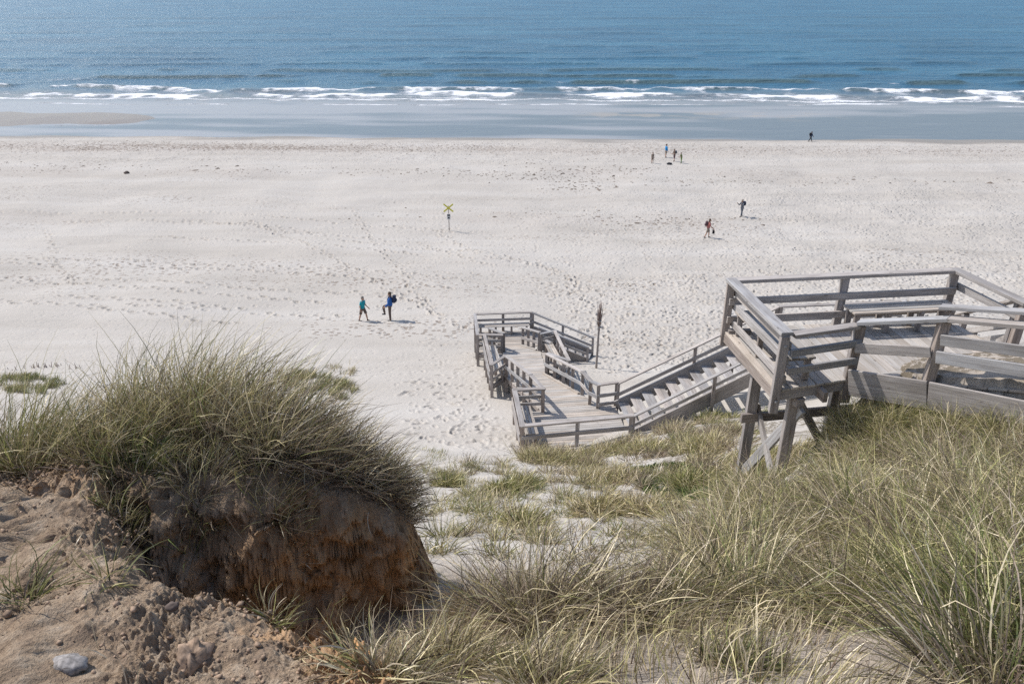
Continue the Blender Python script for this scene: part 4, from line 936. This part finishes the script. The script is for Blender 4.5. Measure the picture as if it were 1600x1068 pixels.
# the mound's tussocks, left to right (root point in the photo, radius, blades, blade length)
MT = [(6,745,.24,1300,1.05,.5,'dense tussock at the left edge, cut off by the frame, above the brown soil'),
      (75,735,.24,500,.50,.62,'thin tussock between the left edge and the great clump, sand seen through it'),
      (160,730,.22,1300,.78,.56,'green-brown tussock at the left end of the great clump on the mound'),
      (215,765,.18,1300,.52,.36,'low yellow-green tussock in front, left half of the great clump'),
      (255,700,.24,2300,1.02,.64,'tall tussock with the highest tips, left of the middle of the mound'),
      (345,705,.24,2500,1.04,.66,'dark upright tussock in the middle of the mound crest'),
      (320,785,.15,900,.46,.66,'front tussock over the left part of the brown bank'),
      (430,780,.18,1300,.48,.56,'front tussock of upright blades over the middle of the brown bank'),
      (430,720,.25,2500,.88,.72,'wind-bent tussock right of the middle of the mound, silvery tips'),
      (505,750,.22,2100,.66,.78,'brown tussock sweeping right at the shoulder of the mound'),
      (565,790,.18,1500,.46,.84,'dark brittle tussock at the right corner of the mound, hanging over the orange bank'),
      (610,800,.12,900,.48,.78,'silvery tussock drooping over the far right edge of the mound'),
      (590,765,.13,900,.56,.76,'tussock behind the right corner of the mound, tips reaching over the sand')]
for i, (px, py, rad, n, L, tn, lb) in enumerate(MT):
    p = nearpt(px, py); tussock(p[0], p[1]+(0.03 if i in (3, 6, 7) else 0.16), rad, n, L, tn, .2, lb, 'tussocks on the left mound', wind=(0.46+0.07*i/3, 0.10), droop=(0.06+0.02*i if i < 10 else .45), dead=0.42+0.02*i, spread=.40, seed=i, wid=0.0042)
for i, (px, py, rad, n, L, tn, lb) in enumerate([
      (40,935,.07,130,.42,.35,'small yellow-green tuft on the sandy ledge at the lower left edge'),
      (170,905,.06,60,.36,.45,'sparse pale tuft on the ledge under the left end of the mound'),
      (300,870,.05,26,.50,.3,'few long blue-green blades rising from the shaded ledge'),
      (430,975,.05,60,.30,.5,'tiny tuft at the lip of the ledge, in front of the dark hollow'),
      (185,800,.10,150,.34,.6,'short dry tuft on the bank just below the great clump')]):
    p = nearpt(px, py); tussock(p[0], p[1], rad, n, L, tn, .18, lb, 'small tufts on the sandy ledge', seed=50+i, spread=.7, wid=0.0045)
FT = [(845,975,.28,3900,1.0,.74,.72,'large grey-brown tussock in the bottom centre, dense dark base'),
      (985,970,.26,2900,.84,.74,.62,'dry brown tussock right of the bottom centre tussock'),
      (1090,950,.26,2500,.78,.70,.55,'arching dry tussock beside the small sandy gap at bottom right centre'),
      (760,955,.20,1500,.50,.72,.6,'small brown tussock left of the large bottom centre one'),
      (700,1040,.20,900,.42,.72,.1,'straw-coloured flowering grass at the bottom, left of centre'),
      (600,1060,.16,500,.42,.72,.1,'pale straw grass leaning left into the dark hollow at the bottom edge'),
      (860,1068,.22,900,.36,.66,.25,'low straw tussock on the bottom edge below the large one'),
      (1180,800,.30,2600,.66,.74,.65,'dark twiggy tussock below the legs of the high platform'),
      (1310,960,.34,3400,.74,.62,.6,'dark shaded tussock in the lower right, right of the sandy gap'),
      (1450,930,.36,2800,.85,.46,.3,'deep green tussock in the lower right, arching left'),
      (1560,1010,.34,2300,.85,.34,.2,'tall bright green tussock in the bottom right corner'),
      (1500,830,.36,2600,.85,.55,.3,'yellow-green tussock at right, half way up the grass slope'),
      (1590,860,.30,1800,.82,.46,.25,'green tussock at the right edge below the ramp'),
      (1330,780,.34,2400,.80,.50,.25,'arching olive tussock under the bend of the ramp'),
      (1380,715,.30,1800,.70,.5,.25,'straw-green tussock in front of the skirt board of the ramp'),
      (1160,1040,.16,420,.32,.35,.2,'short green tuft at the bottom edge on the sandy gap')]
for i, (px, py, rad, n, L, tn, dd, lb) in enumerate(FT):
    p = nearpt(px, py); tussock(p[0], p[1], rad, n, L, tn, .17, lb, 'tussocks on the near slope', wind=(0.30 if px < 1200 else -0.05, -0.10), droop=.42, dead=dd, spread=.85, seed=80+i)
# clumps between the sandy gully and the lower landing
GT = [(855,720,.75,900,.5,.6,'olive tussock against the near railing of the lower landing, at its left'),
      (935,712,.70,900,.5,.62,'dry olive tussock against the middle of the near railing of the lower landing'),
      (1010,705,.60,700,.5,.55,'tussock below the foot of the long staircase'),
      (955,755,.55,900,.45,.66,'round dry tussock on the sand between landing and green patch'),
      (940,800,.40,700,.45,.66,'round straw tussock in the middle of the sandy slope'),
      (815,760,.30,420,.45,.5,'dark green tussock on the pale sand left of the dry tussocks'),
      (785,770,.22,300,.42,.45,'slim green tussock at the left of the sandy slope tussocks'),
      (1085,760,.45,700,.5,.45,'green and straw tussock left of the platform legs'),
      (820,820,.25,380,.42,.5,'tussock low in the sandy gully, above the large brown one'),
      (1190,655,.5,600,.5,.35,'dark green tussock in the shade under the long staircase'),
      (1110,655,.45,500,.45,.4,'tussock growing against the outer stringer of the long staircase'),
      (1105,700,.40,600,.5,.6,'straw tussock on the sand strip between staircase and platform legs'),
      (700,760,.25,300,.42,.45,'green tussock on the sand nearest the right end of the mound'),
      (1020,800,.35,600,.42,.68,'brownish tussock at the lower edge of the bright green patch')]
for i, (px, py, rad, n, L, tn, lb) in enumerate(GT):
    p = nearpt(px, py); tussock(p[0], p[1], rad*.9, n*3, L*1.15, tn, .15, lb, 'tussocks in the sandy gully', wind=(.35, 0), droop=.3, dead=.2, spread=.8, wid=.012, seg=4, seed=120+i)
for i, (t_, o_, L, lb) in enumerate([(.35, -.35, .55, 'straw-green tussock under the bend of the ramp'), (1.0, -.35, .62, 'olive tussock against the middle of the ramp skirt board'),
        (1.7, -.32, .60, 'tangled tussock against the right part of the ramp skirt board'), (2.3, -.3, .6, 'tussock at the right frame edge reaching over the ramp skirt board')]):
    x, y, _ = rp(t_, 0, o_ if False else -o_); tussock(x, y, .34, 2300, L, .5, .17, lb, 'tussocks on the near slope', wind=(.1, -.1), droop=.35, dead=.2, spread=.8, seed=170+i)
k = 0; rs = np.random.RandomState(9)
small = []
while k < 60:
    px = rs.uniform(655, 930); py = rs.uniform(722, 880)
    if (px-655)*0.75+ (py-722)*-1.0 > 150 or px < 665: continue
    p = nearpt(px, py); s_ = rs.uniform(.5, 1.1); k += 1
    s_ *= rs.choice([.6, 1.0, 1.35]); tussock(p[0], p[1], .10*s_+.03, int(60*s_*s_)+16, .36*s_, rs.uniform(.35, .75), .18, 'small sparse green tuft on the pale sand of the gully', 'small tufts in the sandy gully', wind=(.3, 0), droop=.2, dead=.1, spread=.8, wid=.007, seg=4, seed=200+k, name='marram_tuft')
# a low green patch, and beach patches
def cover(name, poly, n, L, tone, sp, m, wid, label=None, wind=(.3, 0), droop=.25, seg=4, dead=.1, clump=1.2, seed=1, thr=0.0, lean=.5, kind='stuff', zfun=None, nc=0, cr=.3):
    rs = np.random.RandomState(seed); P = np.array(poly); X = rs.uniform(P[:, 0].min(), P[:, 0].max(), n*4); Y = rs.uniform(P[:, 1].min(), P[:, 1].max(), n*4)
    tt_ = (X-5.33)*0.695-(Y-10.72)*0.719; oo_ = (X-5.33)*0.719+(Y-10.72)*0.695
    ok = ~((tt_ > 0.1) & (oo_ > -0.08) & (X > 5) & (X < 14)) & (poly_sdf([tuple(q) for q in poly], X, Y)+0.3*fbm(X*1.5, Y*1.5, 2, 81) > 0) & (fbm(X*clump, Y*clump, 3, 82)+rs.normal(0, .18, n*4) > thr); X = X[ok][:n]; Y = Y[ok][:n]; n = len(X)
    cdead = np.zeros(n); caz = None; cl = 1.0; ct = 0.0; rr_ = None
    if nc:      # gather the blades into tussocks of uneven size
        ci = rs.randint(0, min(nc, n), n); cs_ = rs.lognormal(-.15, .45, nc)*cr; r_ = np.sqrt(rs.rand(n)); a_ = rs.rand(n)*6.283
        CX, CY = X[:nc].copy(), Y[:nc].copy(); X = CX[ci]+cs_[ci]*r_*np.cos(a_); Y = CY[ci]+cs_[ci]*r_*np.sin(a_)
        caz = a_; rr_ = r_; cl = rs.uniform(.6, 1.2, nc)[ci]; ct = rs.normal(0, .13, nc)[ci]; cdead = (rs.rand(nc) < .3)[ci]*.45
        tt_ = (X-5.33)*0.695-(Y-10.72)*0.719; oo_ = (X-5.33)*0.719+(Y-10.72)*0.695; k_ = ~((tt_ > 0.1) & (oo_ > -0.08) & (X > 5) & (X < 14))
        X, Y, caz, rr_, cl, ct, cdead = [q[k_] for q in (X, Y, caz, rr_, cl, ct, cdead)]; n = len(X)
    rt = np.stack([X, Y, (zfun or zs)(X, Y)-.015], 1); tn = np.clip(tones(rs, n, tone, sp)+0.22*fbm(X*.7, Y*.7, 2, 83)+ct, 0, 1); k = rs.rand(n) < dead+cdead; tn[k] = rs.uniform(.8, 1, k.sum())
    ta = fbm(X*.9, Y*.9, 2, 84)*3.1
    Lh = L*rs.uniform(.5, 1.1, n)*(1+0.25*fbm(X*1.3, Y*1.3, 2, 85))
    Lh = Lh*cl; az_ = rs.rand(n)*1.5+ta; ln_ = np.abs(rs.normal(.35, .25, n))*lean*2
    if nc: az_ = caz+rs.normal(0, .6, n); ln_ = np.abs(rs.normal(.12, .18, n))+lean*rr_
    v = blades(rt, Lh, az_, ln_, droop, wind, wid, seg, rs, tn)
    o = grass_obj(name, [v], m); tag(o, label, None, None, kind); return o
pp = [nearpt(*q)[:2] for q in ((985,735),(1060,722),(1150,735),(1150,775),(1060,785),(1000,765))]
cover('low_green_plants', pp, 5200, .16, .4, .3, M_GREEN, .012, 'bright green low plants in the hollow before the platform legs', seed=4, thr=-.3)
pp = [nearpt(*q)[:2] for q in ((960,692),(1160,640),(1180,720),(1100,760),(930,770),(820,720),(830,700))]
cover('grass', pp, 15000, .46, .66, .15, M_GRASS, .010, 'dry olive grass in patches on the sand below the landing and stairs', seed=5, thr=-.25, nc=110, cr=.34, lean=.7)
pp = [nearpt(*q)[:2] for q in ((665,735),(800,715),(930,760),(1080,790),(1090,850),(930,880),(700,870),(670,800))]
cover('grass', pp, 5000, .34, .62, .17, M_GRASS, .0075, 'thin patchy grass between the tufts of the sandy gully', seed=12, thr=-.05, nc=120, cr=.16, lean=.8)
# the great right-hand slope
p_r = [(1.2, 4.6), (1.6, 3.0), (2.2, 1.9), (5.0, 1.7), (9, 5), (8.6, 7.4), (6.6, 8.9), (5.75, 9.75), (5.2, 10.1), (4.6, 9.75), (4.0, 9.4), (3.3, 9.1), (2.8, 8.6), (2.3, 7.6), (1.7, 6.2)]
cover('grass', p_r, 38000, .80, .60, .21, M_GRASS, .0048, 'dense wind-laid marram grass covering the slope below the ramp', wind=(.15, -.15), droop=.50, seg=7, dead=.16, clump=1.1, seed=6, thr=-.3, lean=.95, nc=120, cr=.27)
p_u = [(3.9, 9.8), (8.0, 9.6), (9.5, 12.5), (4.4, 13.2), (3.6, 11.8)]
cover('grass', p_u, 7000, .36, .50, .17, M_GRASS, .007, 'shaded grass growing under the high platform', seed=7, thr=-.6, seg=4)
p_m = [(-3.9, 4.5), (-2.6, 4.25), (-1.6, 4.15), (-0.8, 4.4), (-.7, 4.9), (-1.5, 5.3), (-4.5, 5.5)]
cover('grass', p_m, 1800, .30, .75, .2, M_GRASS, .0042, 'short dry grass between the tussocks on the left mound', wind=(.6, -.05), seg=5, dead=.35, seed=8, thr=-.2)
p_f = [(-.5, 2.4), (.2, 2.0), (1.8, 1.9), (1.9, 3.2), (1.0, 4.3), (.1, 4.6), (-.3, 3.6)]
cover('grass', p_f, 2600, .32, .70, .14, M_GRASS, .0042, 'dry straw grass between the foreground tussocks', seed=9, thr=-.05, seg=5, dead=.2)
for i, (poly, n, tn, lb) in enumerate([
    ([(425,596),(470,582),(520,590),(560,610),(540,626),(470,612)], 2200, .4, 'green grass patch on the beach just right of the great clump'),
    ([(0,590),(50,586),(110,600),(100,616),(0,616)], 1800, .4, 'green grass patch on the beach at the left edge'),
    ([(430,580),(545,570),(560,590),(440,592)], 500, .7, 'thin dry grass behind the green beach patch'),
    ([(640,700),(700,705),(760,740),(700,790),(640,760)], 900, .45, 'scattered thin blades on the sand right of the mound')]):
    pg = [W2(*q)[:2] if i < 3 else nearpt(*q)[:2] for q in poly]
    cover('grass', pg, n, .38 if i < 3 else .22, tn, .15, M_GRASS, .014 if i < 3 else .008, lb, seed=20+i, thr=0.0 if i < 2 else .15)
p_d = [(-4.2, 2.6), (-2.4, 1.8), (-.7, 1.9), (-.9, 2.6), (-1.9, 3.3), (-2.5, 4.1), (-4.2, 4.2)]
cover('dry_straw', p_d, 520, .20, .85, .12, M_GRASS, .0032, 'loose dry stems lying on the sandy ledge', wind=(.1, -.1), droop=.5, seg=4, dead=.4, seed=33, thr=-.1, lean=2.6)
cover('dry_straw', MOUND[:9]+[(-.8, 3.6), (-2.4, 3.6)], 420, .16, .9, .08, M_GRASS, .003, 'thin roots and dry stems hanging on the brown bank', wind=(.05, -.5), droop=1.2, seg=4, dead=.5, seed=34, thr=-.3, lean=1.6)
# stubs of old brushwood fence at the dune foot, far left
for i, (px, py, n) in enumerate([(20,578,3), (45,576,4), (62,574,5), (80,574,7), (96,571,6), (118,576,4)]):
    q = W2(px, py); V, F = [], []
    for j in range(n):
        x = R.uniform(-.28, .28); y = R.uniform(-.12, .12); tube(V, F, (x, y, -.15), (x+R.uniform(-.08, .1), y, R.uniform(.08, .28)), .02, .01, 5)
    o = poly_obj('brushwood_stub', V, F, M_TWIG); o.location = (q[0], q[1], gz(q[0], q[1])); tag(o, 'short dark brushwood stubs in a row on the sand at far left', 'brushwood', 'brushwood stubs at the dune foot')

# ------------------------------------------------------------------ stones and clods
def stone(px, py, sz, label, seed, m=M_STONE, rgh=0.55):
    p = nearpt(px, py); o = lump('stone', px, py, sz, m, label, 'stone', seed, None, rgh)
    zz = float(zs(np.array([p[0]]), np.array([p[1]]))[0]); o.location = (p[0], p[1], zz-sz[2]*.05); o.rotation_euler = (0, 0.2, seed*0.7); return o
stone(112, 1042, (.055, .075, .035), 'pointed whitish stone lying on the sandy ledge in the lower left', 11)
stone(283, 812, (.022, .02, .018), 'small pale stone at the top of the brown bank, left of a pair', 12)
stone(300, 818, (.03, .024, .02), 'small pale stone at the top of the brown bank, right of a pair', 13)
stone(272, 958, (.03, .024, .02), 'dark grey stone in the hollow behind the ledge', 14, CL['brown'])
stone(516, 856, (.014, .012, .012), 'tiny white pebble stuck in the brown bank, right half', 15)
stone(300, 1025, (.085, .07, .055), 'rounded reddish clod of hard sand on the ledge near the bottom edge', 16, M_CLOD, 1.6)
def clods():
    rs = np.random.RandomState(31); n = 6000; X = rs.uniform(-4.2, -.4, n); Y = rs.uniform(1.7, 4.4, n)
    ok = (noise(X*2.1, Y*2.1, 41)+rs.normal(0, .25, n) > .05); X = X[ok]; Y = Y[ok]; n = len(X); Z = zs(X, Y)
    ico = np.array([(1,0,0),(-1,0,0),(0,1,0),(0,-1,0),(0,0,1),(0,0,-1),(.62,.62,.62),(-.62,.62,.62),(.62,-.62,.62),(-.62,-.62,.62),(.62,.62,-.5),(-.62,.62,-.5),(.62,-.62,-.5),(-.62,-.62,-.5)])
    fa = []
    for a, b, c in ((4,6,8),(4,7,6),(4,9,7),(4,8,9),(0,8,6),(0,6,10),(0,10,12),(0,12,8),(1,7,9),(1,11,7),(1,13,11),(1,9,13),(2,6,7),(2,10,6),(2,11,10),(2,7,11),(3,9,8),(3,13,9),(3,12,13),(3,8,12),(5,10,11),(5,12,10),(5,13,12),(5,11,13)): fa.append((a, b, c))
    fa = np.array(fa); s = rs.lognormal(-5.2, .5, n).clip(.0025, .026)
    V = ico[None]*s[:, None, None]*rs.uniform(.65, 1.3, (n, 14, 1))*np.array((1, 1, .75)); V += np.stack([X, Y, Z+s*.25], 1)[:, None]
    F = fa[None]+(np.arange(n)*14)[:, None, None]
    o = mesh_obj('clods', V.reshape(-1, 3), F.reshape(-1, 3), M_CLOD, smooth=True); tag(o, 'crumbs and clods of sandy soil strewn over the ledge and bank', None, None, 'stuff')
clods()

# dark weed and shell bits left by the tide, and the trodden strip above the water line
def tide_litter():
    rs = np.random.RandomState(77); P = []
    def add(n, cx, cy, sx, sy, s0):
        x = cx+rs.normal(0, sx, n); y = cy+rs.normal(0, sy, n)-0.0247*x; P.append(np.stack([x, y, rs.lognormal(math.log(s0), .4, n)], 1))
    x = rs.uniform(-78, 78, 5200)*1.0; x = np.where(rs.rand(5200) < .35, -np.abs(x), x)
    P.append(np.stack([x, 102.0-0.0247*x+rs.normal(0, 2.3, 5200), rs.lognormal(math.log(.055), .4, 5200)], 1))
    for cx, cy, n, sx in ((-12, 87, 120, 6), (0, 85.5, 150, 5), (8, 88, 90, 5), (-28, 87, 70, 8), (-50, 88, 90, 10), (14, 88.5, 60, 3), (22, 82, 100, 7), (6, 83, 100, 3), (7, 79, 80, 3), (34, 84, 60, 10), (55, 82, 80, 12), (12, 66, 120, 6), (-4, 68, 50, 8), (-62, 90, 60, 8), (3, 93, 60, 4)):
        add(n, cx, cy, sx, 1.3, .085)
    P_ = np.concatenate(P); X, Y, S = P_.T; n = len(X); Z = zs(X, Y)
    ico = np.array([(1, 0, 0), (.3, .95, .1), (-.8, .6, 0), (-.85, -.5, .1), (.25, -1, 0), (.1, .1, .7)]); fa = np.array([(0, 1, 5), (1, 2, 5), (2, 3, 5), (3, 4, 5), (4, 0, 5)])
    V = ico[None]*S[:, None, None]*rs.uniform(.5, 1.5, (n, 6, 1))*np.array((1, 1, .6)); a = rs.rand(n)*6.28; c, q = np.cos(a)[:, None], np.sin(a)[:, None]
    V = np.stack([V[..., 0]*c-V[..., 1]*q, V[..., 0]*q+V[..., 1]*c, V[..., 2]], 2)+np.stack([X, Y, Z], 1)[:, None]
    o = mesh_obj('seaweed_litter', V.reshape(-1, 3), (fa[None]+(np.arange(n)*6)[:, None, None]).reshape(-1, 3), plain('weed', (0.16, 0.13, 0.105), 0.9, 0.4, 3)); tag(o, 'dark bits of weed and shell strewn in bands on the upper beach', None, None, 'stuff')
tide_litter()
